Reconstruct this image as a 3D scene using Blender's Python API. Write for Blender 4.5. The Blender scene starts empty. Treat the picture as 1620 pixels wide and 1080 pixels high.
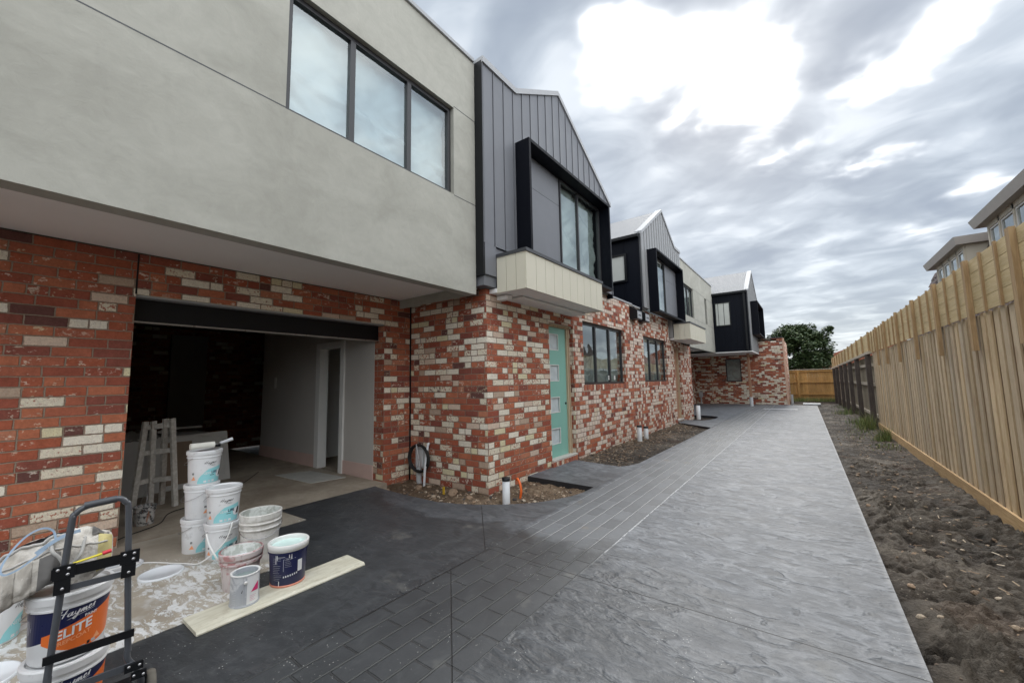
import bpy, math, random
import numpy as np
from mathutils import Vector, Matrix, noise as mnoise
from mathutils.geometry import tessellate_polygon

random.seed(7)
scene = bpy.context.scene
COL = scene.collection
R = math.radians

# ------------------------------------------------------------------ camera
F_PX, PITCH, ROLL, YAW, CAM_H = 631.934, R(5.689), R(-1.0896), R(-36.471), 1.45
cam_d = bpy.data.cameras.new("camera")
cam = bpy.data.objects.new("camera", cam_d)
COL.objects.link(cam)
cam_d.sensor_width = 36.0
cam_d.lens = 36.0 * F_PX / 1620.0
cam_d.clip_start = 0.05
cam_d.clip_end = 2000
_F = Vector((math.sin(YAW) * math.cos(PITCH), math.cos(YAW) * math.cos(PITCH), math.sin(PITCH)))
_R = Vector((math.cos(YAW), -math.sin(YAW), 0))
_U = _R.cross(_F)
_R2 = _R * math.cos(ROLL) + _U * math.sin(ROLL)
_U2 = -_R * math.sin(ROLL) + _U * math.cos(ROLL)
cam.matrix_world = Matrix(((_R2.x, _U2.x, -_F.x, 0), (_R2.y, _U2.y, -_F.y, 0), (_R2.z, _U2.z, -_F.z, CAM_H), (0, 0, 0, 1)))
scene.camera = cam

# ------------------------------------------------------------------ exposure
scene.view_settings.view_transform = 'Standard'
scene.view_settings.look = 'None'
scene.view_settings.gamma = 1.0
scene.view_settings.exposure = 0.98
scene.cycles.max_bounces = 8
scene.cycles.diffuse_bounces = 4
scene.cycles.transparent_max_bounces = 12
scene.cycles.caustics_reflective = False
scene.cycles.caustics_refractive = False

# ------------------------------------------------------------------ node helper
class V:
    """A socket with arithmetic."""
    def __init__(s, nt, sock): s.nt = nt; s.s = sock
    def _m(s, op, *a, clamp=False):
        n = s.nt.nodes.new('ShaderNodeMath'); n.operation = op; n.use_clamp = clamp
        for i, x in enumerate((s,) + a):
            if isinstance(x, V): s.nt.links.new(x.s, n.inputs[i])
            else: n.inputs[i].default_value = x
        return V(s.nt, n.outputs[0])
    def __add__(s, o): return s._m('ADD', o)
    def __radd__(s, o): return s._m('ADD', o)
    def __sub__(s, o): return s._m('SUBTRACT', o)
    def __rsub__(s, o): return (s * -1.0) + o
    def __mul__(s, o): return s._m('MULTIPLY', o)
    def __rmul__(s, o): return s._m('MULTIPLY', o)
    def __truediv__(s, o): return s._m('DIVIDE', o)
    def floor(s): return s._m('FLOOR')
    def fract(s): return s._m('FRACT')
    def abs(s): return s._m('ABSOLUTE')
    def min(s, o): return s._m('MINIMUM', o)
    def max(s, o): return s._m('MAXIMUM', o)
    def gt(s, o): return s._m('GREATER_THAN', o)
    def lt(s, o): return s._m('LESS_THAN', o)
    def pow(s, o): return s._m('POWER', o)
    def exp(s): return s._m('EXPONENT')
    def clamp(s): return s._m('ADD', 0.0, clamp=True)
    def step(s, a, b):
        n = s.nt.nodes.new('ShaderNodeMapRange'); n.interpolation_type = 'SMOOTHSTEP'
        s.nt.links.new(s.s, n.inputs[0])
        if a <= b:
            n.inputs[1].default_value = a; n.inputs[2].default_value = b
            n.inputs[3].default_value = 0; n.inputs[4].default_value = 1
        else:
            n.inputs[1].default_value = b; n.inputs[2].default_value = a
            n.inputs[3].default_value = 1; n.inputs[4].default_value = 0
        return V(s.nt, n.outputs[0])

class NT:
    def __init__(s, tree): s.t = tree
    def node(s, typ, **kw):
        n = s.t.nodes.new(typ)
        for k, v in kw.items(): setattr(n, k, v)
        return n
    def link(s, a, b): s.t.links.new(a.s if isinstance(a, V) else a, b)
    def v(s, sock): return V(s.t, sock)
    def const(s, x):
        n = s.node('ShaderNodeValue'); n.outputs[0].default_value = x; return V(s.t, n.outputs[0])
    def pos(s):
        g = s.node('ShaderNodeNewGeometry'); sp = s.node('ShaderNodeSeparateXYZ')
        s.link(g.outputs['Position'], sp.inputs[0])
        return g, [V(s.t, sp.outputs[i]) for i in range(3)]
    def objpos(s):
        g = s.node('ShaderNodeTexCoord'); sp = s.node('ShaderNodeSeparateXYZ')
        s.link(g.outputs['Object'], sp.inputs[0])
        return [V(s.t, sp.outputs[i]) for i in range(3)]
    def xyz(s, x, y, z):
        c = s.node('ShaderNodeCombineXYZ')
        for i, a in enumerate((x, y, z)):
            if isinstance(a, V): s.link(a, c.inputs[i])
            else: c.inputs[i].default_value = a
        return c.outputs[0]
    def noise(s, vec, scale, detail=3, rough=.55, dist=0.0, color=False):
        n = s.node('ShaderNodeTexNoise'); s.link(vec, n.inputs['Vector'])
        n.inputs['Scale'].default_value = scale; n.inputs['Detail'].default_value = detail
        n.inputs['Roughness'].default_value = rough; n.inputs['Distortion'].default_value = dist
        return V(s.t, n.outputs['Color'] if color else n.outputs['Fac'])
    def voronoi(s, vec, scale, feature='F1', out='Distance'):
        n = s.node('ShaderNodeTexVoronoi', feature=feature); s.link(vec, n.inputs['Vector'])
        n.inputs['Scale'].default_value = scale
        return V(s.t, n.outputs[out])
    def white(s, vec):
        n = s.node('ShaderNodeTexWhiteNoise', noise_dimensions='3D'); s.link(vec, n.inputs['Vector'])
        return V(s.t, n.outputs['Value'])
    def mixc(s, f, a, b):
        n = s.node('ShaderNodeMix', data_type='RGBA')
        if isinstance(f, V): s.link(f, n.inputs[0])
        else: n.inputs[0].default_value = f
        for i, c in ((6, a), (7, b)):
            if isinstance(c, V): s.link(c, n.inputs[i])
            else: n.inputs[i].default_value = (*c[:3], 1)
        return V(s.t, n.outputs[2])
    def mixf(s, f, a, b): return a + (b - a) * f if isinstance(a, V) else (b - a) * f + a
    def ramp(s, f, stops, interp='LINEAR'):
        n = s.node('ShaderNodeValToRGB'); cr = n.color_ramp; cr.interpolation = interp
        while len(cr.elements) < len(stops): cr.elements.new(0.5)
        for e, (p, c) in zip(cr.elements, stops):
            e.position = p; e.color = (*c, 1) if len(c) == 3 else c
        s.link(f, n.inputs[0]); return V(s.t, n.outputs[0])
    def hsv(s, c, val):
        n = s.node('ShaderNodeVectorMath', operation='SCALE'); s.link(c, n.inputs[0])
        if isinstance(val, V): s.link(val, n.inputs['Scale'])
        else: n.inputs['Scale'].default_value = val
        return V(s.t, n.outputs[0])
    def bump(s, h, dist=.01, strength=1.0):
        n = s.node('ShaderNodeBump'); s.link(h, n.inputs['Height'])
        n.inputs['Distance'].default_value = dist; n.inputs['Strength'].default_value = strength
        return n.outputs[0]

def new_mat(name):
    m = bpy.data.materials.new(name); m.use_nodes = True
    n = NT(m.node_tree); b = m.node_tree.nodes['Principled BSDF']
    return m, n, b

def setb(n, b, color=None, rough=None, metal=None, normal=None, spec=None):
    for key, x in (('Base Color', color), ('Roughness', rough), ('Metallic', metal), ('Specular IOR Level', spec)):
        if x is None: continue
        if isinstance(x, V): n.link(x, b.inputs[key])
        elif key == 'Base Color': b.inputs[key].default_value = (*x, 1)
        else: b.inputs[key].default_value = x
    if normal is not None: n.link(normal, b.inputs['Normal'])

# ------------------------------------------------------------------ sky
world = bpy.data.worlds.new("World"); scene.world = world; world.use_nodes = True
SUN_AZ, SUN_EL = R(-6), R(35)
w = NT(world.node_tree)
bg = world.node_tree.nodes['Background']
sky = w.node('ShaderNodeTexSky', sky_type='NISHITA'); sky.sun_disc = False
sky.sun_elevation = SUN_EL; sky.sun_rotation = SUN_AZ % (2 * math.pi)
tc = w.node('ShaderNodeTexCoord'); sp = w.node('ShaderNodeSeparateXYZ'); w.link(tc.outputs['Generated'], sp.inputs[0])
dx, dy, dz = [w.v(sp.outputs[i]) for i in range(3)]
q = dz.max(0.0) + 0.12
px, py = dx / q, dy / q
pv = w.xyz(px, py, 0.0)
wa = w.noise(pv, 2.2, 4, .6); wb = w.noise(w.xyz(px + 7.3, py + 2.1, 3.0), 2.2, 4, .6)
wc = w.noise(pv, 6.0, 2, .5); wd = w.noise(w.xyz(px + 3.3, py + 9.1, 5.0), 6.0, 2, .5)
ux = px + (wa - .5) * .42 + (wc - .5) * .16
uy = py + (wb - .5) * .42 + (wd - .5) * .16
blobs = [(-.33, .93, .10, .12, 1.1), (-.16, 1.08, .20, .16, 1.5), (-.12, 1.33, .15, .17, 1.4), (-.07, 1.52, .07, .08, .9),
         (.20, 1.50, .09, .10, .9), (.27, 1.38, .08, .14, 1.3), (.35, 1.22, .10, .10, 1.1),
         (.0, 1.68, .12, .05, .8), (.25, 1.86, .16, .06, 1.0), (.57, 2.25, .10, .12, .7), (.5, 2.7, .12, .2, .6), (.0, .8, .10, .08, .8)]
tot = None
for cx, cy, sx, sy, a in blobs:
    g = ((((ux - cx) / sx).pow(2.0) + ((uy - cy) / sy).pow(2.0)) * -1.0).exp() * a
    tot = g if tot is None else tot + g
# grey cloud body: long soft rolls
c1 = w.noise(w.xyz(px * .9 + py * .35, py * 1.1, 1.0), 1.9, 3, .5, .35)
c2 = w.noise(w.xyz(px * 1.2 - py * .25, py * 1.25, 4.0), 3.0, 4, .5, .5)
tot = tot * (c2.step(.32, .62) * .75 + .38)
hole = tot.step(.20, 1.35)
glow = tot.step(.02, .70)
body = (c1 * .6 + c2 * .4).step(.34, .66)
elev = dz.max(0.0)
front = (dy + .2).step(-.6, .6)
greyc = w.ramp(body, [(0, (.26, .305, .375)), (.45, (.35, .40, .465)), (.8, (.47, .525, .59)), (1, (.66, .71, .76))])
hz = elev.step(.26, .03)
greyc = w.mixc(hz * (c2.step(.45, .75) * .6 + .25), greyc, (.70, .76, .80))
over = elev.step(.72, .95) * 4.8 + 1.0 + (1.0 - front) * 1.8 + (dx + dz * .25).step(.50, .95) * 3.8
greyc = w.hsv(greyc, over)
warm = (over - 1.0).clamp()
greyc = w.mixc(warm, greyc, w.hsv(w.mixc(body, (.25, .275, .31), (.50, .50, .49)), over))
cl = w.mixc(glow * .75, greyc, (.66, .71, .77))
cl = w.mixc(hole.pow(1.9), cl, (3.2, 3.15, 3.0))
cl = w.hsv(cl, 6.6)
fin = w.mixc(.94, w.v(sky.outputs[0]), cl)
w.link(fin, bg.inputs['Color']); bg.inputs['Strength'].default_value = 0.1

sun_d = bpy.data.lights.new("sun", 'SUN'); sun = bpy.data.objects.new("sun", sun_d); COL.objects.link(sun)
sun_d.energy = 1.0; sun_d.angle = R(22); sun_d.color = (1, .97, .92)
sdir = Vector((math.sin(SUN_AZ) * math.cos(SUN_EL), math.cos(SUN_AZ) * math.cos(SUN_EL), math.sin(SUN_EL)))
sun.rotation_euler = (-sdir).to_track_quat('-Z', 'Y').to_euler()

# ------------------------------------------------------------------ mesh builder
class MB:
    def __init__(s): s.v = []; s.f = []; s.m = []; s.sm = []
    def add(s, vs, fs, mi=0, smooth=False):
        o = len(s.v); s.v += [tuple(p) for p in vs]
        for f in fs: s.f.append([o + i for i in f]); s.m.append(mi); s.sm.append(smooth)
    def box(s, x0, y0, z0, x1, y1, z1, mi=0):
        if x0 > x1: x0, x1 = x1, x0
        if y0 > y1: y0, y1 = y1, y0
        if z0 > z1: z0, z1 = z1, z0
        s.add([(x0, y0, z0), (x1, y0, z0), (x1, y1, z0), (x0, y1, z0), (x0, y0, z1), (x1, y0, z1), (x1, y1, z1), (x0, y1, z1)],
              [(0, 3, 2, 1), (4, 5, 6, 7), (0, 1, 5, 4), (1, 2, 6, 5), (2, 3, 7, 6), (3, 0, 4, 7)], mi)
    def obox(s, c, sx, sy, sz, M, mi=0):
        pts = []
        for k in (-.5, .5):
            for (a, b) in ((-.5, -.5), (.5, -.5), (.5, .5), (-.5, .5)):
                pts.append(tuple(Vector(c) + M @ Vector((a * sx, b * sy, k * sz))))
        s.add(pts, [(0, 3, 2, 1), (4, 5, 6, 7), (0, 1, 5, 4), (1, 2, 6, 5), (2, 3, 7, 6), (3, 0, 4, 7)], mi)
    def beam(s, a, b, wd, th, up=(0, 0, 1), mi=0):
        a = Vector(a); b = Vector(b); z = (b - a).normalized(); x = Vector(up).cross(z)
        if x.length < 1e-4: x = Vector((1, 0, 0)).cross(z)
        x.normalize(); y = z.cross(x)
        M = Matrix((x, y, z)).transposed()
        s.obox((a + b) / 2, wd, th, (b - a).length, M, mi)
    def prism(s, pts, axis, a0, a1, mi=0):
        """extrude polygon pts (2D) along axis 0/1/2"""
        def mk(p, a):
            return {0: (a, p[0], p[1]), 1: (p[0], a, p[1]), 2: (p[0], p[1], a)}[axis]
        n = len(pts); tri = tessellate_polygon([[Vector((p[0], p[1], 0)) for p in pts]])
        vs = [mk(p, a0) for p in pts] + [mk(p, a1) for p in pts]
        area = sum(pts[i][0] * pts[(i + 1) % n][1] - pts[(i + 1) % n][0] * pts[i][1] for i in range(n))
        pos = (area > 0) != (axis == 1)
        fs = []
        for t in tri:
            x = [pts[i] for i in t]
            ta = (x[1][0] - x[0][0]) * (x[2][1] - x[0][1]) - (x[1][1] - x[0][1]) * (x[2][0] - x[0][0])
            t = list(t) if ta > 0 else list(t)[::-1]      # ccw in 2D
            if axis == 1: t = t[::-1]
            up = [i + n for i in t]; dn = t[::-1]
            if a1 < a0: up, dn = up[::-1], dn[::-1]
            fs.append(tuple(up)); fs.append(tuple(dn))
        for i in range(n):
            j = (i + 1) % n
            f = (i, j, j + n, i + n)
            if (not pos) != (a1 < a0): f = f[::-1]
            fs.append(f)
        s.add(vs, fs, mi)
    def tube(s, pts, r, seg=8, mi=0, closed=False, cap=True):
        pts = [Vector(p) for p in pts]; n = len(pts); rs = r if isinstance(r, (list, tuple)) else [r] * n
        rings = []; prev = None
        for i, p in enumerate(pts):
            if closed: t = pts[(i + 1) % n] - pts[i - 1]
            else: t = pts[min(i + 1, n - 1)] - pts[max(i - 1, 0)]
            t.normalize()
            if prev is None:
                u = t.orthogonal().normalized()
            else:
                u = (prev - t * prev.dot(t)).normalized()
            prev = u; vv = t.cross(u)
            rings.append([p + (u * math.cos(2 * math.pi * k / seg) + vv * math.sin(2 * math.pi * k / seg)) * rs[i] for k in range(seg)])
        vs = [q for rg in rings for q in rg]; fs = []
        for i in range(n if closed else n - 1):
            a = i * seg; b = ((i + 1) % n) * seg
            for k in range(seg): fs.append((a + k, a + (k + 1) % seg, b + (k + 1) % seg, b + k))
        s.add(vs, fs, mi, True)
        if cap and not closed:
            s.add(rings[0], [tuple(range(seg))[::-1]], mi); s.add(rings[-1], [tuple(range(seg))], mi)
    def lathe(s, prof, seg=36, c=(0, 0, 0), mi=0, smooth=True, M=None):
        vs = []
        for r, z in prof:
            for k in range(seg):
                a = 2 * math.pi * k / seg; p = Vector((r * math.cos(a), r * math.sin(a), z))
                if M: p = M @ p
                vs.append(tuple(p + Vector(c)))
        fs = []
        for i in range(len(prof) - 1):
            for k in range(seg):
                fs.append((i * seg + k, i * seg + (k + 1) % seg, (i + 1) * seg + (k + 1) % seg, (i + 1) * seg + k))
        s.add(vs, fs, mi, smooth)
    def grid(s, fn, nu, nv, mi=0, smooth=True, flip=False):
        vs = [fn(i / nu, j / nv) for j in range(nv + 1) for i in range(nu + 1)]
        fs = []
        for j in range(nv):
            for i in range(nu):
                a = j * (nu + 1) + i; f = (a, a + 1, a + nu + 2, a + nu + 1)
                fs.append(f[::-1] if flip else f)
        s.add(vs, fs, mi, smooth)
    def build(s, name, mats, parent=None, loc=None, **props):
        me = bpy.data.meshes.new(name); me.from_pydata(s.v, [], s.f)
        if not isinstance(mats, (list, tuple)): mats = [mats]
        for m in mats: me.materials.append(m)
        me.polygons.foreach_set('material_index', s.m); me.polygons.foreach_set('use_smooth', s.sm)
        me.update()
        o = bpy.data.objects.new(name, me); COL.objects.link(o)
        if parent: o.parent = parent
        if loc: o.location = loc
        for k, v in props.items(): o[k] = v
        return o

def empty(name, loc, label, cat, group=None, rz=0):
    o = bpy.data.objects.new(name, None); COL.objects.link(o); o.location = loc; o.rotation_euler = (0, 0, rz)
    o.empty_display_size = .1
    o['label'] = label; o['category'] = cat
    if group: o['group'] = group
    return o
def tag(o, label, cat, group=None):
    o['label'] = label; o['category'] = cat
    if group: o['group'] = group
    return o

def catmull(pts, n=8):
    pts = [Vector(p) for p in pts]; out = []
    P = [pts[0]] + pts + [pts[-1]]
    for i in range(1, len(P) - 2):
        for k in range(n):
            t = k / n; a, b, c, d = P[i - 1], P[i], P[i + 1], P[i + 2]
            out.append(.5 * ((2 * b) + (c - a) * t + (2 * a - 5 * b + 4 * c - d) * t * t + (3 * b - a - 3 * c + d) * t ** 3))
    out.append(pts[-1]); return out

# ------------------------------------------------------------------ materials
def mat_plain(name, color, rough=.6, metal=0, spec=.5, var=.12, scale=6, bump=0.0, bscale=60):
    m, n, b = new_mat(name)
    g, (x, y, z) = n.pos()
    f = n.noise(g.outputs['Position'], scale, 4) * (2 * var) + (1 - var)
    c = n.hsv(n.mixc(0.0, color, color), f)
    setb(n, b, c, rough, metal, spec=spec)
    rr = n.noise(g.outputs['Position'], scale * 2.3, 3) * .2 + (rough - .1)
    n.link(rr, b.inputs['Roughness'])
    if bump: n.link(n.bump(n.noise(g.outputs['Position'], bscale, 3), bump), b.inputs['Normal'])
    return m

def mat_brick(name, lu=.25, lv=.086, white=.34, u0=0.0, v0=-.07, pink=0.0, split=.72, tone=1.0):
    m, n, b = new_mat(name)
    g, (x, y, z) = n.pos()
    sp = n.node('ShaderNodeSeparateXYZ'); n.link(g.outputs['True Normal'], sp.inputs[0])
    isx = n.v(sp.outputs[0]).abs().gt(.5)
    u = n.mixf(isx, x, y)
    P = g.outputs['Position']
    e1 = n.noise(P, 24, 4, .65) - .5; e2 = n.noise(n.xyz(x + 5, y + 3, z + 9), 26, 4, .65) - .5
    v = (z - v0 + e2 * .011) / lv
    row = v.floor(); fv = v.fract()
    rsh = n.white(n.xyz(row, isx * 3.0, 1.7))
    cu = (u - u0 + e1 * .016) / lu + row * .5 + (rsh - .5) * .22 + 100.0
    col = cu.floor(); fu = cu.fract()
    h1 = n.white(n.xyz(col, row, isx + 4.0))
    sph = h1.gt(split)
    fu2 = (fu * 2.0).fract(); half = (fu * 2.0).floor() * sph
    fuu = n.mixf(sph, fu, fu2)
    wd = n.mixf(sph, n.const(lu), n.const(lu / 2))
    eu = fuu.min(1.0 - fuu) * wd; ev = fv.min(1.0 - fv) * lv
    d = eu.min(ev)
    # rounded corners for the white bricks
    cid = n.xyz(col + half * .37, row + .11, isx + 9.0)
    h2 = n.white(cid); h3 = n.white(n.xyz(col + half * .71, row + .5, isx + 2.0)); h4 = n.white(n.xyz(row, col + half * .3, isx + 6.0))
    mort = d.step(.0062, .0038)
    red = n.ramp(h3, [(0, (.39, .112, .062)), (.24, (.47, .16, .088)), (.46, (.32, .092, .058)), (.60, (.40, .128, .076)), (.76, (.26, .083, .060)), (.87, (.155, .068, .058)), (.90, (.34, .10, .064)), (.95, (.49, .20, .12))], 'CONSTANT')
    f1 = n.noise(P, 55, 4, .65)
    f0 = n.noise(P, 14, 3)
    red = n.hsv(red, f1 * .75 + .35 + f0 * .5)
    dark = n.voronoi(P, 150).step(.12, .05) * n.noise(P, 9, 2).step(.5, .7)
    wcol = n.ramp(h4, [(0, (.78, .71, .57)), (.35, (.86, .80, .68)), (.62, (.68, .54, .43)), (.72, (.74, .67, .45)), (.80, (.80, .74, .62)), (.93, (.50, .38, .29))], 'CONSTANT')
    if pink: wcol = n.mixc(pink, wcol, (.70, .56, .49))
    wcol = n.hsv(wcol, n.noise(P, 45, 4, .7) * .7 + .62)
    pit = n.noise(P, 130, 2, .6)
    wn = n.noise(P, 38, 4, .6)
    iswhite = h2.lt(white)
    edge = (d + (n.noise(P, 60, 3, .7) - .5) * .012).step(.004, .0075)
    full = iswhite * (wn + h4 * .35).step(.40, .52) * edge * (1.0 - pit.step(.60, .68) * .75)
    patch = (n.noise(n.xyz(x * 1.0, y * 1.0, z * 1.6), 17, 4, .65) + (h2 - .5) * .12).step(.60, .67) * edge * h1.gt(.30)
    wm = full.max(patch * .62).clamp()
    c = n.mixc(wm, red, wcol)
    c = n.mixc(dark * .5, c, (.07, .04, .035))
    mc = n.hsv(n.mixc(n.noise(P, 4, 2), (.26, .19, .135), (.36, .29, .23)), n.noise(P, 90, 3) * .6 + .65)
    c = n.mixc(mort, c, mc)
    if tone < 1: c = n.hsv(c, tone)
    setb(n, b, c, .9, spec=.25)
    hgt = d.step(.0028, .008) + wm * .18 + n.noise(P, 80, 4, .7) * .35 + f1 * .25
    n.link(n.bump(hgt, .0065, 1.0), b.inputs['Normal'])
    return m

BRICK_A = mat_brick('brick_garage_wall', white=.25)
BRICK_B = mat_brick('brick_corner_wall', white=.41)
BRICK_C = mat_brick('brick_window_wall', white=.55, pink=.55, split=.35)
BRICK_D = mat_brick('brick_far_wall', white=.42, split=.8)
BRICK_IN_SHADED = mat_brick('brick_inside_shade_darkened', white=.12, tone=.42)  # garage bricks toned down: the shade of the unlit interior sits in the colour
BRICK_SOLDIER = mat_brick('brick_on_edge', lu=.086, lv=.6, v0=-5.03, white=.12, split=2.0)

def mat_render():
    m, n, b = new_mat('trowelled_render'); g, (x, y, z) = n.pos(); P = g.outputs['Position']
    a = n.noise(n.xyz(x, y * .8, z * 1.4), 1.3, 5, .6, .8); c = n.noise(P, 7, 5, .65, 1.2); f = n.noise(P, 60, 3)
    st = n.noise(n.xyz(x, y * 2.2, z * 5), 1.6, 5, .65, 1.2)
    col = n.mixc(a.step(.3, .7), (.355, .35, .308), (.43, .425, .378))
    col = n.hsv(col, c * .26 + .82 + st * .10)
    setb(n, b, col, .85, spec=.3)
    n.link(n.bump(c * .5 + f * .25 + st * .4, .004), b.inputs['Normal']); return m
RENDER = mat_render()
SOFFIT = mat_plain('painted_soffit_sheet', (.88, .88, .87), .6, var=.05, scale=2)
BLACK = mat_plain('black_powder_coat', (.007, .008, .010), .42, var=.2, spec=.3)
FRAME = mat_plain('dark_window_frame', (.035, .035, .038), .35, var=.1)
NAVY = mat_plain('near_black_cladding', (.004, .0055, .0105), .5, var=.2, scale=3, spec=.13)
GREYCLAD = mat_plain('grey_metal_cladding', (.165, .172, .19), .45, metal=.0, var=.06, scale=3)
GREYCLAD2 = mat_plain('pale_metal_cladding', (.29, .295, .30), .42, var=.06, scale=3)
PALECLAD = mat_plain('pale_green_board', (.64, .61, .50), .6, var=.05, scale=2)
FLASH = mat_plain('light_flashing', (.36, .37, .385), .5, metal=.0, var=.08)
SLATE = mat_plain('charcoal_flashing', (.055, .058, .065), .42, var=.1)
CORR = mat_plain('corrugated_zinc', (.21, .215, .225), .55, metal=.0, var=.07, scale=4, spec=.3)
PLASTER = mat_plain('grey_plasterboard', (.52, .50, .47), .5, var=.08, scale=2)
PINKB = mat_plain('pink_plasterboard', (.62, .45, .40), .7, var=.1, scale=4)
WHITEP = mat_plain('white_paint', (.74, .74, .72), .4, var=.05)
PVC = mat_plain('grey_pvc', (.50, .52, .53), .35, var=.1, scale=20)
PVCW = mat_plain('white_pvc', (.66, .68, .70), .35, var=.12, scale=18)
ORANGE = mat_plain('orange_conduit', (.72, .13, .02), .4)
DARKV = mat_plain('dark_void', (.01, .01, .01), .9)
RUBBER = mat_plain('black_rubber', (.018, .018, .018), .6)
STEEL = mat_plain('steel', (.45, .45, .46), .3, metal=.9)
TUBEG = mat_plain('grey_enamelled_tube', (.085, .092, .105), .33, metal=.2, var=.15, scale=30)
HOOD = mat_plain('brushed_hood', (.003, .004, .008), .5, var=.2, spec=.13)

def mat_wood(name, c1, c2, scale=1.0, vert=True, rough=.8, isl=.35, knots=True, stain=0.0, grey=0.0):
    m, n, b = new_mat(name); g, (x, y, z) = n.pos()
    rnd = n.v(g.outputs['Random Per Island'])
    if vert: vec = n.xyz(x * 9 + rnd * 30, y * 9, z * .7); v2 = n.xyz(x * 3 + rnd * 30, y * 3, z * .6)
    else: vec = n.xyz(x * 9 + rnd * 30, y * .7, z * 14); v2 = n.xyz(x * 3 + rnd * 30, y * .6, z * 4)
    gr = n.noise(vec, 6 * scale, 5, .65, .6); lo = n.noise(v2, 2.5, 3, .6)
    c = n.mixc(gr.step(.3, .7), c1, c2)
    c = n.hsv(c, rnd * isl + (1 - isl / 2) + (lo - .5) * .5)
    if grey:
        c = n.mixc((rnd * 7.13).fract() * grey + lo * grey * .6, c, (.46, .42, .36))
    if knots:
        k = n.voronoi(n.xyz(x * 3, y * 3 + rnd * 9, z * 1.6) if vert else n.xyz(x, y * 1.6, z * 5 + rnd * 9), 1.5).step(.075, .03)
        c = n.mixc(k * .7, c, (.14, .065, .025))
    if stain:
        s = n.noise(n.xyz(x * 2, y * 2, z * .8), 2.5, 4).step(.55, .75)
        c = n.mixc(s * stain, c, (.20, .09, .05))
    setb(n, b, c, rough, spec=.25)
    n.link(n.bump(gr, .003), b.inputs['Normal']); return m
W_PALE = mat_wood('treated_pine_paling', (.54, .39, .21), (.68, .53, .33), grey=.45, isl=.55, stain=.30)
W_PALEB = mat_wood('brown_shaded_back_paling', (.25, .165, .095), (.36, .25, .15), isl=.5)  # brown timber, darkened further to paint the shade between the front palings
W_BOARD = mat_wood('treated_pine_board', (.56, .43, .225), (.68, .55, .33), vert=False, isl=.2)
W_POST = mat_wood('treated_pine_post', (.34, .225, .12), (.46, .325, .18), isl=.2)
W_PLINTH = mat_wood('plinth_board', (.42, .27, .135), (.56, .40, .22), vert=False, isl=.2)
W_OLD = mat_wood('weathered_dark_post', (.07, .058, .052), (.12, .10, .088), isl=.3)
W_OLDP = mat_wood('weathered_paling', (.24, .21, .16), (.33, .29, .22), isl=.35)
W_RAIL = mat_wood('pale_rail', (.42, .37, .30), (.55, .50, .42), vert=False)
W_BACK = mat_wood('golden_paling', (.40, .22, .075), (.52, .33, .13), isl=.4, stain=.35)
W_DOORF = mat_wood('raw_pine_jamb', (.42, .31, .20), (.54, .43, .31), isl=.2)
W_PROP = mat_wood('red_hardwood_post', (.34, .18, .11), (.44, .26, .17))
W_PINK = mat_wood('pink_primed_frame', (.62, .40, .29), (.68, .47, .36))

def mat_painted_wood():
    m, n, b = new_mat('paint_spattered_timber'); g, (x, y, z) = n.pos(); P = g.outputs['Position']
    a = n.noise(P, 22, 4, .65).step(.42, .6); f = n.noise(P, 7, 3)
    c = n.mixc(a * .6, (.46, .44, .40), (.62, .61, .58)); c = n.hsv(c, f * .4 + .8)
    setb(n, b, c, .7); n.link(n.bump(a, .002), b.inputs['Normal']); return m
SPLATWOOD = mat_painted_wood()

def mat_glass(name='window_glass', tint=(.82, .90, .90), refl=1.0):
    m = bpy.data.materials.new(name); m.use_nodes = True; n = NT(m.node_tree)
    m.node_tree.nodes.remove(m.node_tree.nodes['Principled BSDF']); out = m.node_tree.nodes['Material Output']
    g, (x, y, z) = n.pos()
    bp = n.bump(n.noise(g.outputs['Position'], .9, 2), .012)
    dt = n.node('ShaderNodeVectorMath', operation='DOT_PRODUCT'); n.link(g.outputs['Incoming'], dt.inputs[0]); n.link(g.outputs['True Normal'], dt.inputs[1])
    fr = (1.0 - n.v(dt.outputs['Value']).abs()).max(0.0).pow(4.0) * .78 + .22
    gl = n.node('ShaderNodeBsdfGlossy'); gl.inputs['Roughness'].default_value = .01; gl.inputs['Color'].default_value = (.9 * refl, .96 * refl, .97 * refl, 1)
    n.link(bp, gl.inputs['Normal'])
    tr = n.node('ShaderNodeBsdfTransparent'); tr.inputs['Color'].default_value = (*tint, 1)
    mx = n.node('ShaderNodeMixShader'); fac = fr.clamp()
    n.link(fac, mx.inputs[0]); n.link(tr.outputs[0], mx.inputs[1]); n.link(gl.outputs[0], mx.inputs[2]); n.link(mx.outputs[0], out.inputs[0])
    return m
GLASS = mat_glass()

def mat_film(name, op=.6, col=(.62, .68, .68)):
    m = bpy.data.materials.new(name); m.use_nodes = True; n = NT(m.node_tree); b = m.node_tree.nodes['Principled BSDF']; out = m.node_tree.nodes['Material Output']
    g, (x, y, z) = n.pos()
    f = n.noise(n.xyz(x, y * 2, z * 2), 2.5, 4)
    c = n.hsv(n.mixc(0.0, col, col), f * .2 + .9); n.link(c, b.inputs['Base Color']); b.inputs['Roughness'].default_value = .22
    tr = n.node('ShaderNodeBsdfTransparent'); mx = n.node('ShaderNodeMixShader'); mx.inputs[0].default_value = op
    n.link(tr.outputs[0], mx.inputs[1]); n.link(b.outputs[0], mx.inputs[2]); n.link(mx.outputs[0], out.inputs[0]); return m
FILM = mat_film('masking_film', .70, (.66, .73, .76))
FILM3 = mat_film('masking_film_thin', .62, (.60, .63, .60))
FILM2 = mat_film('masking_film_thick', .92, (.56, .58, .55))

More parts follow.
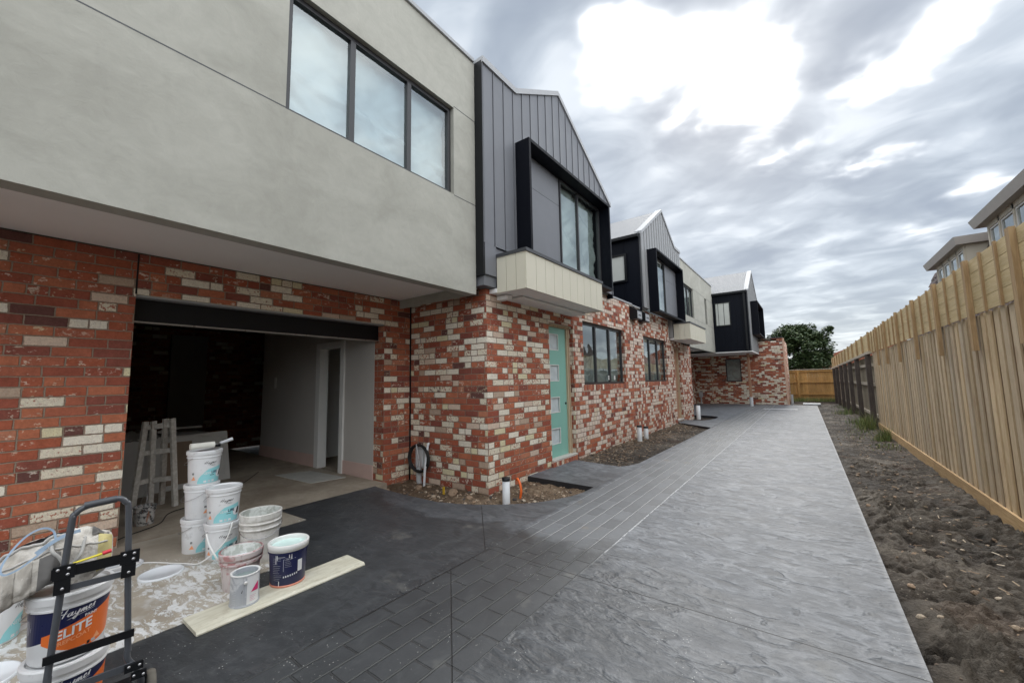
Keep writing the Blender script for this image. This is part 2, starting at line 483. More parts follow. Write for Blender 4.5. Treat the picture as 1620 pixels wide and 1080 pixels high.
def mat_concrete_drive():
    m, n, b = new_mat('stamped_charcoal_concrete'); g, (x, y, z) = n.pos(); P = g.outputs['Position']
    sp = n.node('ShaderNodeSeparateXYZ'); n.link(g.outputs['True Normal'], sp.inputs[0])
    top = n.v(sp.outputs[2]).gt(.5)
    # trowel-textured field: ripples running across the drive
    wv = n.noise(n.xyz(x * 4.4, y * 8.6, 0.0), 1.0, 3, .55, .6)
    wv2 = n.noise(n.xyz(x * 12.0 + 4, y * 22.0, 2.0), 1.0, 4, .6, .5)
    rip = 1.0 - (wv - .5).abs() * 2.0
    crest = rip.step(.72, 1.0) * n.noise(n.xyz(x * 2.5, y * 4, 7.0), 1.0, 2).step(.35, .6)
    big = n.noise(n.xyz(x, y * .6, 3.0), .9, 4, .6, .5)
    med = n.noise(P, 3.0, 4, .6)
    fin = n.noise(P, 70, 3, .7)
    base = n.mixc((big * .6 + med * .4).step(.35, .65), (.076, .083, .093), (.104, .112, .124))
    base = n.mixc(crest * .45 + wv2.step(.46, .72) * .34, base, (.235, .248, .268))
    base = n.mixc(wv.step(.47, .28) * .60 + wv2.step(.44, .25) * .4, base, (.068, .071, .076))
    # stamped brick band
    inb = (x + 2.36).gt(0.0) * (x + 1.50).lt(0.0)
    wob = (n.noise(P, 5, 2) - .5) * .016
    bx_ = (x + 2.36 + wob) / .1433; row = bx_.floor(); fx = bx_.fract()
    by_ = (y + wob) / .29 + row * .5 + (n.white(n.xyz(row, 3.0, 1.0)) - .5) * .35; colm = by_.floor(); fy = by_.fract()
    dx_ = fx.min(1.0 - fx) * .1433; dy_ = fy.min(1.0 - fy) * .29
    jl = dx_.step(.010, .004); jc = dy_.step(.008, .003)
    tint = n.white(n.xyz(row, colm, 5.0))
    bandc = n.hsv(n.mixc(med, (.095, .101, .109), (.135, .142, .152)), tint * .30 + .85)
    rust = n.noise(n.xyz(x + 2, y, 0.0), 2.1, 3).step(.63, .76)
    bandc = n.mixc(rust * .4, bandc, (.22, .17, .10))
    far = (y + (big - .5) * 1.2).step(3.0, 3.5)
    jcolf = n.mixc(far, (.085, .09, .09), (.33, .335, .34))
    bandc = n.mixc(((jl * (far * .3 + .6)).max(jc * .45)) , bandc, jcolf)
    c = n.mixc(inb, base, bandc)
    # light chalk line along the right side of the band
    cl_ = (x + 1.497 + wob * .4).abs().step(.009, .004) * n.noise(P, 14, 2).step(.38, .52) * (y * 1.0).step(2.4, 3.6)
    c = n.mixc(cl_ * .8, c, (.45, .46, .47))
    # the left apron and the near part are still damp / freshly sealed: darker, glossier
    dn = n.noise(n.xyz(x, y, 6.0), 1.6, 5, .6, .4); dn2 = n.noise(P, 9, 3)
    dd = y + (dn - .5) * 1.1 + (dn2 - .5) * .16 + (x + 1.5).max(0.0) * .25
    wet = dd.step(3.42, 3.16)
    fade = (x + (dn - .5) * 1.3).step(.15, -2.2)
    apron = (x * -1.0 + (dn - .5) * .6).step(2.30, 2.75) * (y + (x + 2.4) * .55 + (dn - .5) * .9).step(2.6, 1.3)
    aprn2 = (x * -1.0).step(2.36, 2.46)
    W = (wet * (fade * .78 + .10)).max(apron * .96).max(aprn2 * wet * .78).max(aprn2 * (y - x).step(9.4, 7.6) * .55)
    W = W.clamp()
    dk = n.mixc(med, (.016, .0175, .0195), (.036, .0385, .041))
    sc = n.noise(n.xyz(x * 2.2, y * 1.2, 1.0), 3.2, 5, .7, 1.0).step(.50, .78)
    dk = n.mixc(sc * .5, dk, (.085, .09, .09))
    dk = n.mixc(inb * jl * .7, dk, (.085, .09, .088)); dk = n.mixc(inb * jc * .5, dk, (.02, .02, .02))
    c = n.mixc(W * .93, c, dk)
    # dusty patches and white specks near
    dust = (n.noise(n.xyz(x + 3, y + 1, 0.0), 1.9, 4, .6).step(.60, .74)) * (y * 1.0).step(4.6, 2.6)
    c = n.mixc(dust * .40, c, (.24, .235, .21))
    vor = n.voronoi(P, 46)
    dens = n.noise(n.xyz(x, y, 9.0), 2.6, 4, .65).step(.50, .66)
    specks = vor.step(.16, .09) * n.white(n.xyz((x * 46).floor(), (y * 46).floor(), 0.0)).gt(.25) * dens * (y * 1.0).step(4.8, 2.4)
    c = n.mixc(specks * .85, c, (.60, .60, .57))
    c = n.hsv(c, fin * .30 + .85)
    # saw cuts
    def seg(ax, ay, bx, by, wd=.0045):
        L = math.hypot(bx - ax, by - ay); tx, ty = (bx - ax) / L, (by - ay) / L
        t = (x - ax) * tx + (y - ay) * ty; s_ = ((x - ax) * -ty + (y - ay) * tx).abs()
        return s_.step(wd, wd * .5) * t.gt(0.0) * t.lt(L)
    cuts = seg(-2.362, 2.795, .5, 2.80)
    for sgm in ((-2.362, 2.745, -3.222, 3.69), (-2.348, 2.319, -.9, .90), (-2.362, 1.2, -2.362, 2.80), (-5.1, -.2, -2.36, -.2), (-2.36, 11.2, .4, 11.2), (-3.4, 11.2, -2.36, 11.2), (-2.36, 18.0, .3, 18.0)):
        cuts = cuts.max(seg(*sgm))
    c = n.mixc(cuts * .9, c, (.018, .018, .02))
    edge = (x - (.381 - y * .0075)).abs().step(.035, .0)
    c = n.mixc(edge * .4, c, (.30, .30, .30))
    c = n.mixc(top, (.022, .023, .026), c)
    rough = n.mixf(W, n.const(.62), n.const(.44)) + (med - .5) * .25
    setb(n, b, c, rough, spec=.42)
    hgt = (crest * .3 + wv2 * .5 + wv * .9) * (1.0 - inb) * (1.0 - aprn2 * .7) + inb * ((1.0 - jl.max(jc)) * .55 + med * .3) + fin * .05 - cuts * 1.2
    n.link(n.bump(hgt, .020), b.inputs['Normal']); return m
DRIVE = mat_concrete_drive()

def mat_soil(name='mud', c1=(.020, .0165, .0135), c2=(.062, .050, .040), c3=(.19, .165, .135), s=1.0, chips=.5):
    m, n, b = new_mat(name); g, (x, y, z) = n.pos(); P = g.outputs['Position']
    a = n.noise(P, 1.2 * s, 4, .6); c_ = n.noise(P, 14 * s, 5, .7, .6); f = n.noise(P, 90, 3, .7)
    c = n.mixc((a * .7 + c_ * .5).step(.42, .72), c1, c2)
    c = n.mixc((a + (c_ - .5) * .6).step(.52, .74) * .8, c, c3)
    if name == 'mud': c = n.mixc((z + (c_ - .5) * .04).step(-.075, -.005) * .42, c, c3)
    red = n.noise(n.xyz(x + 9, y, z), 1.7, 3).step(.55, .72)
    c = n.mixc(red * .22, c, (.15, .085, .055))
    c = n.hsv(c, f * .8 + .6)
    ch = n.voronoi(P, 38).step(.20, .12) * n.noise(n.xyz(x, y + 5, z), 3.1, 3).step(.52, .66)
    c = n.mixc(ch * chips, c, (.42, .38, .31))
    setb(n, b, c, n.noise(P, 5, 3).step(.3, .7) * .3 + .65, spec=.2)
    n.link(n.bump(c_ * 1.0 + f * .3, .045), b.inputs['Normal']); return m
MUD = mat_soil()
BEDSOIL = mat_soil('bed_clay', (.09, .065, .045), (.19, .135, .09), (.30, .235, .165), 1.6, .7)

def mat_garage_floor():
    m, n, b = new_mat('dusty_concrete_floor'); g, (x, y, z) = n.pos(); P = g.outputs['Position']
    a = n.noise(P, 1.6, 5, .6, .5); c_ = n.noise(P, 11, 4, .7)
    c = n.mixc(a.step(.3, .7), (.26, .215, .165), (.42, .365, .29)); c = n.hsv(c, c_ * .6 + .7)
    setb(n, b, c, .75); n.link(n.bump(c_, .003), b.inputs['Normal']); return m
GFLOOR = mat_garage_floor()

def mat_dropsheet():
    m, n, b = new_mat('paint_splashed_sheet'); g, (x, y, z) = n.pos(); P = g.outputs['Position']
    a = n.noise(n.xyz(x * 1.2, y * 1.2, 0.0), 1.3, 4, .6); c_ = n.noise(P, 12, 4, .7)
    c = n.mixc(a.step(.3, .7), (.30, .26, .205), (.46, .42, .35)); c = n.hsv(c, c_ * .4 + .8)
    dens = (n.noise(n.xyz(x + 2, y, 0.0), 1.5, 3).step(.30, .5)) * (x * -1.0).step(5.0, 4.0) 
    spl = n.noise(n.xyz(x * 1.0, y * 2.2, 1.0), 7.5, 5, .7, 1.2)
    w1 = (spl + dens * .16 - .08).step(.56, .62) * dens.step(.0, .2) * (n.noise(P, 18, 4, .7) * 1.1 + .25).clamp()
    c = n.mixc(w1 * .9, c, (.74, .76, .77)); c = n.mixc(n.noise(P, 2.3, 4, .7).step(.52, .72) * dens.step(.1, .5) * .6, c, (.68, .70, .71))
    sp1 = n.voronoi(P, 30).step(.20, .12) * dens * n.noise(P, 6, 2).step(.42, .55); c = n.mixc(sp1, c, (.72, .73, .73))
    scf = n.noise(n.xyz(x * 5, y * .8, 1.0), 3, 4, .7).step(.58, .75); c = n.mixc(scf * .35, c, (.17, .145, .115))
    setb(n, b, c, .55); n.link(n.bump(c_ + w1, .002), b.inputs['Normal']); return m
SHEET = mat_dropsheet()

def mat_leaf():
    m, n, b = new_mat('dark_foliage'); g, (x, y, z) = n.pos()
    r = n.v(g.outputs['Random Per Island'])
    c = n.ramp(r, [(0, (.022, .042, .014)), (.5, (.04, .07, .024)), (.85, (.075, .105, .04)), (1, (.11, .13, .055))])
    setb(n, b, c, .5, spec=.4); return m
LEAF = mat_leaf()
def mat_grass():
    m, n, b = new_mat('grass_blade'); g, (x, y, z) = n.pos()
    r = n.v(g.outputs['Random Per Island'])
    c = n.ramp(r, [(0, (.07, .11, .03)), (.6, (.16, .22, .06)), (1, (.34, .31, .14))]); setb(n, b, c, .6); return m
GRASS = mat_grass()
def mat_litter():
    m, n, b = new_mat('bark_litter'); g, (x, y, z) = n.pos()
    r = n.v(g.outputs['Random Per Island'])
    c = n.ramp(r, [(0, (.07, .04, .022)), (.5, (.16, .10, .06)), (.85, (.30, .22, .14)), (1, (.50, .42, .32))]); setb(n, b, c, .8); return m
LITTER = mat_litter()
def mat_stone():
    m, n, b = new_mat('rubble_stone'); g, (x, y, z) = n.pos()
    r = n.v(g.outputs['Random Per Island']); f = n.noise(g.outputs['Position'], 40, 4, .7)
    c = n.ramp(r, [(0, (.06, .055, .055)), (.35, (.17, .12, .08)), (.7, (.30, .21, .14)), (1, (.42, .36, .28))]); c = n.hsv(c, f * .8 + .6)
    setb(n, b, c, .85); n.link(n.bump(f, .006), b.inputs['Normal']); return m
STONE = mat_stone()

def mat_tile():
    m, n, b = new_mat('roof_tile'); g, (x, y, z) = n.pos()
    f = n.noise(g.outputs['Position'], 3, 4); c = n.mixc(f.step(.3, .7), (.07, .052, .05), (.15, .115, .11)); setb(n, b, c, .7); return m
TILE = mat_tile()
WEATHERB = mat_plain('weathered_fascia', (.42, .39, .36), .6, var=.08)
CREAM = mat_plain('cream_cladding', (.50, .46, .38), .7, var=.06)
DOORG = mat_plain('mint_primer', (.25, .51, .43), .5, var=.04)
CONCSILL = mat_plain('concrete_sill', (.52, .50, .46), .8, var=.25, scale=25)

# ------------------------------------------------------------------ ground
mb = MB()
def groundz(u, v): return (-150 + 300 * u, -60 + 460 * v, -.16)
mb.grid(groundz, 2, 2, 0, False); mb.build('ground', MUD, kind='structure')

wall_y1 = 4.255
curve1 = [(-5.208, 3.56), (-4.97, 3.52), (-4.38, 3.485), (-3.78, 3.50), (-3.52, 3.58), (-3.25, 3.71), (-3.03, 3.86), (-2.84, 4.03), (-2.70, 4.21), (-2.61, 4.39), (-2.52, 4.60), (-2.475, 4.80), (-2.465, 5.10), (-2.465, 5.14), (-3.59, 5.19)]
curve2 = [(-3.59, 6.70), (-2.66, 6.56), (-2.56, 6.70), (-2.48, 7.0), (-2.46, 8.5), (-2.43, 11), (-2.415, 12.96), (-3.59, 13.95)]
curve3 = [(-3.59, 14.98), (-3.05, 14.95), (-2.90, 15.3), (-2.80, 15.8), (-2.78, 16.2), (-2.85, 16.6), (-3.1, 16.85), (-3.5, 16.95), (-5.2, 17.0)]
outline = [(-5.1, -3.5), (.40, -3.5), (.362, 2.8), (.345, 5.0), (.20, 24.46), (-1.0, 24.75), (-5.3, 24.75), (-5.3, 17.0)] + [(p[0], p[1]) for p in reversed(curve3)][1:] + list(reversed(curve2)) + list(reversed(curve1)) + [(-5.1, 3.56)]
mb = MB(); mb.prism(outline, 2, -.13, 0.0); mb.build('driveway', DRIVE, kind='structure')
mb = MB(); mb.box(-11.6, -3.5, -.12, -5.096, 3.74, .0015); mb.build('garage_floor', GFLOOR, kind='structure')

def soil_grid(name, x0, x1, y0, y1, nx, ny, fn, mat, **kw):
    mb = MB(); mb.grid(lambda u, v: (x0 + (x1 - x0) * u, y0 + (y1 - y0) * v, fn(x0 + (x1 - x0) * u, y0 + (y1 - y0) * v)), nx, ny)
    return mb.build(name, mat, **kw)
def nz(x, y, s, o=0): return mnoise.noise(Vector((x * s + o, y * s - o, o * .37)))
def rid(x, y, s, o=0): return 1 - abs(nz(x, y, s, o)) * 2.2
def mudh(x, y):
    e = min(max((x - .36) / .12, 0), 1)
    near = max(.25, min(1, (13 - y) / 8))
    wx, wy = x + .12 * nz(x, y, 2.1, 4), y + .12 * nz(x, y, 2.1, 8)
    amp = .55 + .9 * max(0, nz(x, y, .9, 13) + .25)
    h = -.085 + .02 * nz(x, y, 1.1, 3) + near * amp * (.060 * rid(wx * 1.2, wy * .9, 3.3, 5) + .055 * rid(wx, wy * .8, 7.5, 9) * (.4 + .6 * rid(wx, wy, 3.3, 5)) + .030 * nz(wx, wy, 17, 2) + .020 * nz(x, y, 38, 6))
    d1 = mnoise.voronoi(Vector((wx * 13, wy * 11, 0)))[0][0]; d2 = mnoise.voronoi(Vector((wx * 27, wy * 24, 3)))[0][0]
    msk = max(0, min(1, nz(x, y, 1.7, 21) * 2.2 + .45))
    h += near * msk * (.040 * max(0, 1 - (d1 / .55) ** 2) + .018 * max(0, 1 - (d2 / .55) ** 2))
    h += .03 * math.exp(-((x - 1.35) / .18) ** 2) * (1 if y > 4 else .5)
    if x < .5: return min(h, -.016 - .05 * (1 - e))
    return min(h, .06)
soil_grid('soil_strip', .19, 1.50, 1.2, 9.5, 120, 700, mudh, MUD, kind='structure')
soil_grid('soil_strip', .19, 1.50, 9.5, 30.2, 40, 380, mudh, MUD, kind='structure')
soil_grid('soil_strip', -1.6, .19, 24.47, 30.2, 40, 90, lambda x, y: -.09 + .04 * rid(x, y, 2.3, 4) + .01 * nz(x, y, 11, 1), MUD, kind='structure')
def bedh(x, y): return -.085 + .022 * rid(x, y, 5, 2) + .018 * nz(x, y, 13, 7) + .008 * nz(x, y, 34, 1)
soil_grid('garden_bed_soil', -5.25, -2.40, 3.40, 5.30, 170, 120, bedh, BEDSOIL, kind='structure')
def bedh2(x, y): return -.075 + .04 * max(0, 1 - (x + 3.6) / .8) + .02 * rid(x, y, 3, 2) + .015 * nz(x, y, 13, 7) + .006 * nz(x, y, 34, 1)
soil_grid('garden_bed_soil', -3.62, -2.38, 6.50, 14.1, 80, 380, bedh2, MUD, kind='structure')
soil_grid('garden_bed_soil', -5.25, -2.70, 14.9, 17.1, 60, 50, lambda x, y: -.09 + .02 * nz(x, y, 6, 2), MUD, kind='structure')

def in_poly(x, y, poly):
    c = False; j = len(poly) - 1
    for i in range(len(poly)):
        if (poly[i][1] > y) != (poly[j][1] > y) and x < (poly[j][0] - poly[i][0]) * (y - poly[i][1]) / (poly[j][1] - poly[i][1]) + poly[i][0]: c = not c
        j = i
    return c
bed1 = curve1 + [(-3.59, 4.25), (-5.2, 4.25)]
bed2 = curve2
def rock(mb, c, s, rng):
    # irregular chunk
    pts = []; fs = []
    n1, n2 = 5, 7; M = Matrix.Rotation(rng.uniform(0, 6.28), 3, 'Z') @ Matrix.Rotation(rng.uniform(-.5, .5), 3, 'X')
    sx, sy, sz = s * rng.uniform(.7, 1.3), s * rng.uniform(.6, 1.1), s * rng.uniform(.4, .8)
    for i in range(n1 + 1):
        ph = math.pi * i / n1
        for k in range(n2):
            th = 2 * math.pi * k / n2; r = rng.uniform(.8, 1.12)
            pts.append(Vector(c) + M @ Vector((sx * r * math.sin(ph) * math.cos(th), sy * r * math.sin(ph) * math.sin(th), sz * math.cos(ph) * r)))
    for i in range(n1):
        for k in range(n2): fs.append((i * n2 + k, (i + 1) * n2 + k, (i + 1) * n2 + (k + 1) % n2, i * n2 + (k + 1) % n2))
    mb.add(pts, fs, 0, False)
rng = random.Random(3)
mb = MB()
for _ in range(900):
    x = rng.uniform(-5.0, -2.45); y = rng.uniform(3.5, 5.15)
    if not in_poly(x, y, bed1) or (x < -3.62 and y > 4.2): continue
    s = rng.choice([.008, .012, .012, .018, .025]) * rng.uniform(.7, 1.3)
    if min(math.hypot(x - a, y - b) for a, b in curve1) < .03 + s: continue
    rock(mb, (x, y, bedh(x, y) + s * .2), s, rng)
mb.build('rubble', STONE, kind='stuff')
mb = MB()
for _ in range(520):
    y = rng.uniform(1.6, 14); x = rng.uniform(.42, 1.4)
    s = rng.choice([.006, .009, .014, .022]) * rng.uniform(.7, 1.3); rock(mb, (x, y, mudh(x, y) + s * .15), s, rng)
mb.build('gravel', STONE, kind='stuff')
# larger stones against the brick corner
for i, (x, y, s, lab) in enumerate([(-4.02, 4.02, .085, 'tan broken stone at the wall foot left of the yellow tag'), (-3.68, 3.98, .075, 'grey broken stone at the foot of the brick corner'), (-4.62, 3.93, .06, 'small brown stone beside the hose pole'), (-3.50, 3.86, .045, 'small pale stone just before the white capped pipe')]):
    mb = MB(); rock(mb, (0, 0, 0), s, rng); o = mb.build('stone', STONE, loc=(x, y, -.05)); tag(o, lab, 'stone', 'stones along the brick corner')
# bark litter in the long bed
mb = MB()
def flake(mb, x, y, z, L, wd, rng):
    a = rng.uniform(0, 6.28); t = rng.uniform(-.4, .4); dx_, dy_ = math.cos(a) * L, math.sin(a) * L; ex, ey = -math.sin(a) * wd, math.cos(a) * wd
    h = math.sin(t) * L * .6
    mb.add([(x - dx_ - ex, y - dy_ - ey, z - h), (x + dx_ - ex, y + dy_ - ey, z + h), (x + dx_ + ex, y + dy_ + ey, z + h + .004), (x - dx_ + ex, y - dy_ + ey, z - h + .003)], [(0, 1, 2, 3)])
for _ in range(4200):
    y = rng.uniform(6.7, 13.9); x = -3.57 + abs(rng.gauss(0, .42))
    if in_poly(x, y, bed2): flake(mb, x, y, bedh2(x, y) + .012, rng.uniform(.008, .035), rng.uniform(.002, .007), rng)
for _ in range(500):
    x = rng.uniform(-4.9, -2.5); y = rng.uniform(3.55, 5.1)
    if in_poly(x, y, bed1): flake(mb, x, y, bedh(x, y) + .012, rng.uniform(.008, .025), .004, rng)
for _ in range(900):
    y = rng.uniform(4, 22); x = rng.uniform(.6, 1.4); flake(mb, x, y, mudh(x, y) + .012, rng.uniform(.008, .03), .004, rng)
mb.build('bark_litter', LITTER, kind='stuff')
# grass and weeds by the fence
mb = MB()
def blades(cx, cy, zb, n, hmax, sp):
    for _ in range(n):
        x = cx + rng.gauss(0, sp); y = cy + rng.gauss(0, sp * 1.6)
        if x > 1.40 or x < .4: continue
        h = hmax * rng.uniform(.35, 1) * math.exp(-((x - cx) ** 2 + (y - cy) ** 2) / (4 * sp * sp)); a = rng.uniform(0, 6.28); l = h * rng.uniform(.1, .5); wd = rng.uniform(.003, .007)
        p0 = (x - wd * math.sin(a), y + wd * math.cos(a)); p1 = (x + wd * math.sin(a), y - wd * math.cos(a))
        mx, my = x + math.cos(a) * l * .4, y + math.sin(a) * l * .4
        z0 = mudh(x, y)
        mb.add([(*p0, z0), (*p1, z0), (mx + wd * math.sin(a) * .7, my - wd * math.cos(a) * .7, z0 + h * .6), (mx - wd * math.sin(a) * .7, my + wd * math.cos(a) * .7, z0 + h * .6), (x + math.cos(a) * l, y + math.sin(a) * l, z0 + h)], [(0, 1, 2, 3), (3, 2, 4)])
for args in [(1.30, 12.6, 0, 330, .42, .10), (1.2, 11.3, 0, 200, .12, .2), (1.1, 14.0, 0, 160, .12, .25), (1.25, 15.2, 0, 420, .55, .18), (1.2, 16.6, 0, 300, .35, .25), (1.2, 20.5, 0, 400, .4, .3), (1.05, 13.0, 0, 160, .1, .3), (1.3, 24.5, 0, 200, .3, .4)]: blades(*args)
mb.build('weeds', GRASS, kind='stuff')
mb = MB()
for _ in range(700):
    x = rng.uniform(-1.0, 1.4); y = 29.7 + rng.gauss(0, .15); h = rng.uniform(.05, .25); a = rng.uniform(0, 6.28)
    mb.add([(x - .008, y, -.08), (x + .008, y, -.08), (x + .05 * math.cos(a), y + .05 * math.sin(a), h)], [(0, 1, 2)])
mb.build('grass', GRASS, kind='stuff')

# ------------------------------------------------------------------ building helpers
def wall(mb, plane, c, thick, u0, u1, z0, z1, holes=(), mi=0):
    """plane 'x': wall on x=c facing +x, body goes to c-thick; plane 'y': wall on y=c facing -y, body goes to c+thick."""
    def bx(a, b, p, q_):
        if b - a < 1e-4 or q_ - p < 1e-4: return
        if plane == 'x': mb.box(c - thick, a, p, c, b, q_, mi)
        else: mb.box(a, c, p, b, c + thick, q_, mi)
    holes = sorted(holes); cur = u0
    for (a, b, p, q_) in holes:
        bx(cur, a, z0, z1); bx(a, b, z0, p); bx(a, b, q_, z1); cur = b
    bx(cur, u1, z0, z1)

def plane_box(mb, plane, c, d0, d1, u0, u1, z0, z1, mi=0):
    """d: outward distance from plane c"""
    if plane == 'x': mb.box(c + d0, u0, z0, c + d1, u1, z1, mi)
    else: mb.box(u0, c - d0, z0, u1, c - d1, z1, mi)
def plane_pt(plane, c, d, u, z): return (c + d, u, z) if plane == 'x' else (u, c - d, z)

def window(parent, plane, c, u0, u1, z0, z1, splits=(), fr=.045, rec=.06, film=None, film_top=None, frame_mat=FRAME, fold=None, out=0.0, name='window'):
    fm = MB()
    d1 = -rec + out; d0 = d1 - .05
    plane_box(fm, plane, c, d0, d1, u0, u1, z0, z0 + fr); plane_box(fm, plane, c, d0, d1, u0, u1, z1 - fr, z1)
    plane_box(fm, plane, c, d0, d1, u0, u0 + fr, z0 + fr, z1 - fr); plane_box(fm, plane, c, d0, d1, u1 - fr, u1, z0 + fr, z1 - fr)
    for s_ in splits: plane_box(fm, plane, c, d0, d1, s_ - fr * .6, s_ + fr * .6, z0 + fr, z1 - fr)
    wo = fm.build(name, frame_mat, parent)
    edges = [u0 + fr] + [v_ for s_ in splits for v_ in (s_ - fr * .6, s_ + fr * .6)] + [u1 - fr]
    for a, b in zip(edges[::2], edges[1::2]):
        pm = MB(); pm.add([plane_pt(plane, c, d0 + .02, a - .004, z0 + fr - .004), plane_pt(plane, c, d0 + .02, b + .004, z0 + fr - .004), plane_pt(plane, c, d0 + .02, b + .004, z1 - fr + .004), plane_pt(plane, c, d0 + .02, a - .004, z1 - fr + .004)], [(0, 1, 2, 3)]); pm.build('pane', GLASS, wo)
    if film:
        ft = film_top if film_top else z1
        sd = (u0 * 3.1 + z0) % 10
        fl = MB(); nu, nv = int((u1 - u0) / .035), int((ft - z0) / .035)
        def fn(a, b):
            u_ = u0 + .02 + (u1 - u0 - .04) * a; z_ = z0 + .02 + (ft - z0 - .04) * b
            if film_top and film_top < z1 - .05: z_ += .10 * math.sin(a * 3.1 * len(splits) + sd) * b + .05 * mnoise.noise(Vector((u_ * 2, sd, 0))) * b
            ddd = .03 * mnoise.noise(Vector((u_ * 2, z_ * 2, sd))) + .075 * abs(mnoise.noise(Vector((u_ * 2 + z_ * 3.4, z_ * 1.2 - u_, sd)))) + .030 * abs(mnoise.noise(Vector((u_ * 7 - z_ * 8, z_ * 3, sd + 3))))
            if fold and abs(z_ - fold + (u_ - u0) * .08) < .045: ddd += .02
            return plane_pt(plane, c, d0 - .115 + min(ddd, .10), u_, z_)
        fl.grid(fn, max(nu, 4), max(nv, 4), 0, True); fl.build('plastic_film', film, wo)
    return wo

# ------------------------------------------------------------------ townhouse one (near)
XG, XW, XC = -5.208, -3.585, -3.45
th1 = empty('townhouse', (-3.585, 4.255, 0), 'nearest brick townhouse with grey rendered upper storey, open garage and dark gable', 'house', 'row of brick townhouses')
INV = Matrix.Translation(-Vector((-3.585, 4.255, 0)))
def attach(root, obs):
    for o in obs: o.parent = root; o.matrix_parent_inverse = root.matrix_basis.inverted() if False else Matrix.Translation(-root.location)
class Root:
    """build parts in world coordinates under a located empty"""
    pass
_old_build = MB.build
def build_w(s, name, mats, parent=None, loc=None, **props):
    o = _old_build(s, name, mats, parent, loc, **props)
    if parent is not None:
        top = parent
        if parent.type == 'EMPTY' and not parent.get('_local'):
            o.matrix_parent_inverse = Matrix.Translation(-parent.location)
    return o
MB.build = build_w

m1 = MB()
wall(m1, 'x', XG, .24, -6.0, 4.255, -.12, 2.765, [(.90, 3.745, -.12, 2.365)])
m1.build('wall', BRICK_A, th1)
m1 = MB()
wall(m1, 'y', 4.255, .24, XG + .004, XW - .24, -.12, 2.765)
m1.build('wall', BRICK_B, th1)
m1 = MB()
wall(m1, 'x', XW, .24, 4.255, 6.85, -.12, 2.76, [(5.93, 6.82, .05, 2.47)])
m1.box(XW - .24, 4.255, 2.76, XW, 4.255 + .13, 2.82)
m1.build('wall', BRICK_B, th1)
m1 = MB()
wall(m1, 'x', XW, .24, 6.85, 10.12, -.12, 3.36, [(7.24, 9.50, 1.35, 2.64)])
m1.build('wall', BRICK_C, th1)
m1 = MB()
plane_box(m1, 'x', XW, -.10, .004, 7.20, 9.56, 1.245, 1.352); m1.build('brick_sill', BRICK_SOLDIER, th1)
m1 = MB(); plane_box(m1, 'x', XW, -.12, .035, 5.90, 6.84, -.07, .075); m1.build('door_step', BRICK_SOLDIER, th1)
# control joints
for q_ in ((XG, .893, 2.365, XG + .003, .907, 2.76), (XG, 4.232, -.1, XG + .012, 4.2545, 2.76), (XW, 10.115, -.1, XW + .002, 10.128, 3.36)):
    m1 = MB(); m1.box(*q_); m1.build('control_joint', BLACK, th1)
# lintel and garage door curtain box
m1 = MB(); m1.box(XG - .02, .90, 2.345, XG - .22, 3.745, 2.364); m1.build('steel_lintel', FLASH, th1)
m1 = MB(); m1.box(-5.36, .905, 2.12, -5.44, 3.74, 2.344); gd = m1.build('garage_door', BLACK, th1)
m1 = MB(); m1.box(-5.352, .905, 2.105, -5.448, 3.74, 2.119); m1.build('bottom_seal', STEEL, gd)
# garage interior
m1 = MB(); m1.box(-11.3, -3.4, -.02, -11.2, 6.5, 2.75); m1.box(-11.2, .30, -.02, -5.46, .40, 2.75); m1.build('wall', BRICK_IN_SHADED, th1)
m1 = MB(); m1.box(-11.19, 2.55, -.02, -11.1, 3.2, 2.6); m1.build('lining_sheet', mat_plain('shade_darkened_lining', (.14, .135, .125), .8), th1)  # sheet colour darkened to carry the shade at the garage rear
m1 = MB(); wall(m1, 'y', 3.74, .10, -9.45, -5.449, .215, 2.75, [(-7.05, -6.36, .215, 2.10)])
m1.build('plasterboard_lining', PLASTER, th1)
m1 = MB(); m1.box(-8.0, 3.85, 0, -7.9, 9.95, 2.75); m1.build('hall_wall', WHITEP, th1)
m1 = MB(); m1.prism([(-8.6, 3.85), (-5.47, 3.85), (-5.47, 4.5), (XW - .25, 4.5), (XW - .25, 9.95), (-8.6, 9.95)], 2, -.1, .0); m1.build('floor', GFLOOR, th1)
m1 = MB(); wall(m1, 'y', 3.728, .112, -9.45, -7.05, -.01, .2145); wall(m1, 'y', 3.728, .112, -6.36, -5.449, -.01, .2145); m1.build('pink_skirting_board', PINKB, th1)
m1 = MB()
for (a, b) in ((-7.17, -7.035), (-6.375, -6.27)): m1.box(a, 3.71, .0, b, 3.865, 2.085)
m1.box(-7.17, 3.71, 2.085, -6.27, 3.865, 2.19); m1.build('door_frame', WHITEP, th1)
m1 = MB(); m1.box(-8.87, 3.728, 1.40, -8.80, 3.739, 1.62); m1.build('light_switch', WHITEP, th1)
m1 = MB(); m1.box(-11.3, -3.4, 2.76, XG - .05, 6.8, 2.86); m1.box(-9.45, 3.85, 0, -9.35, 4.1, 2.75); m1.build('ceiling', mat_plain('shade_darkened_ceiling', (.10, .09, .08), .9), th1)  # ceiling colour holds painted shade for the unlit garage
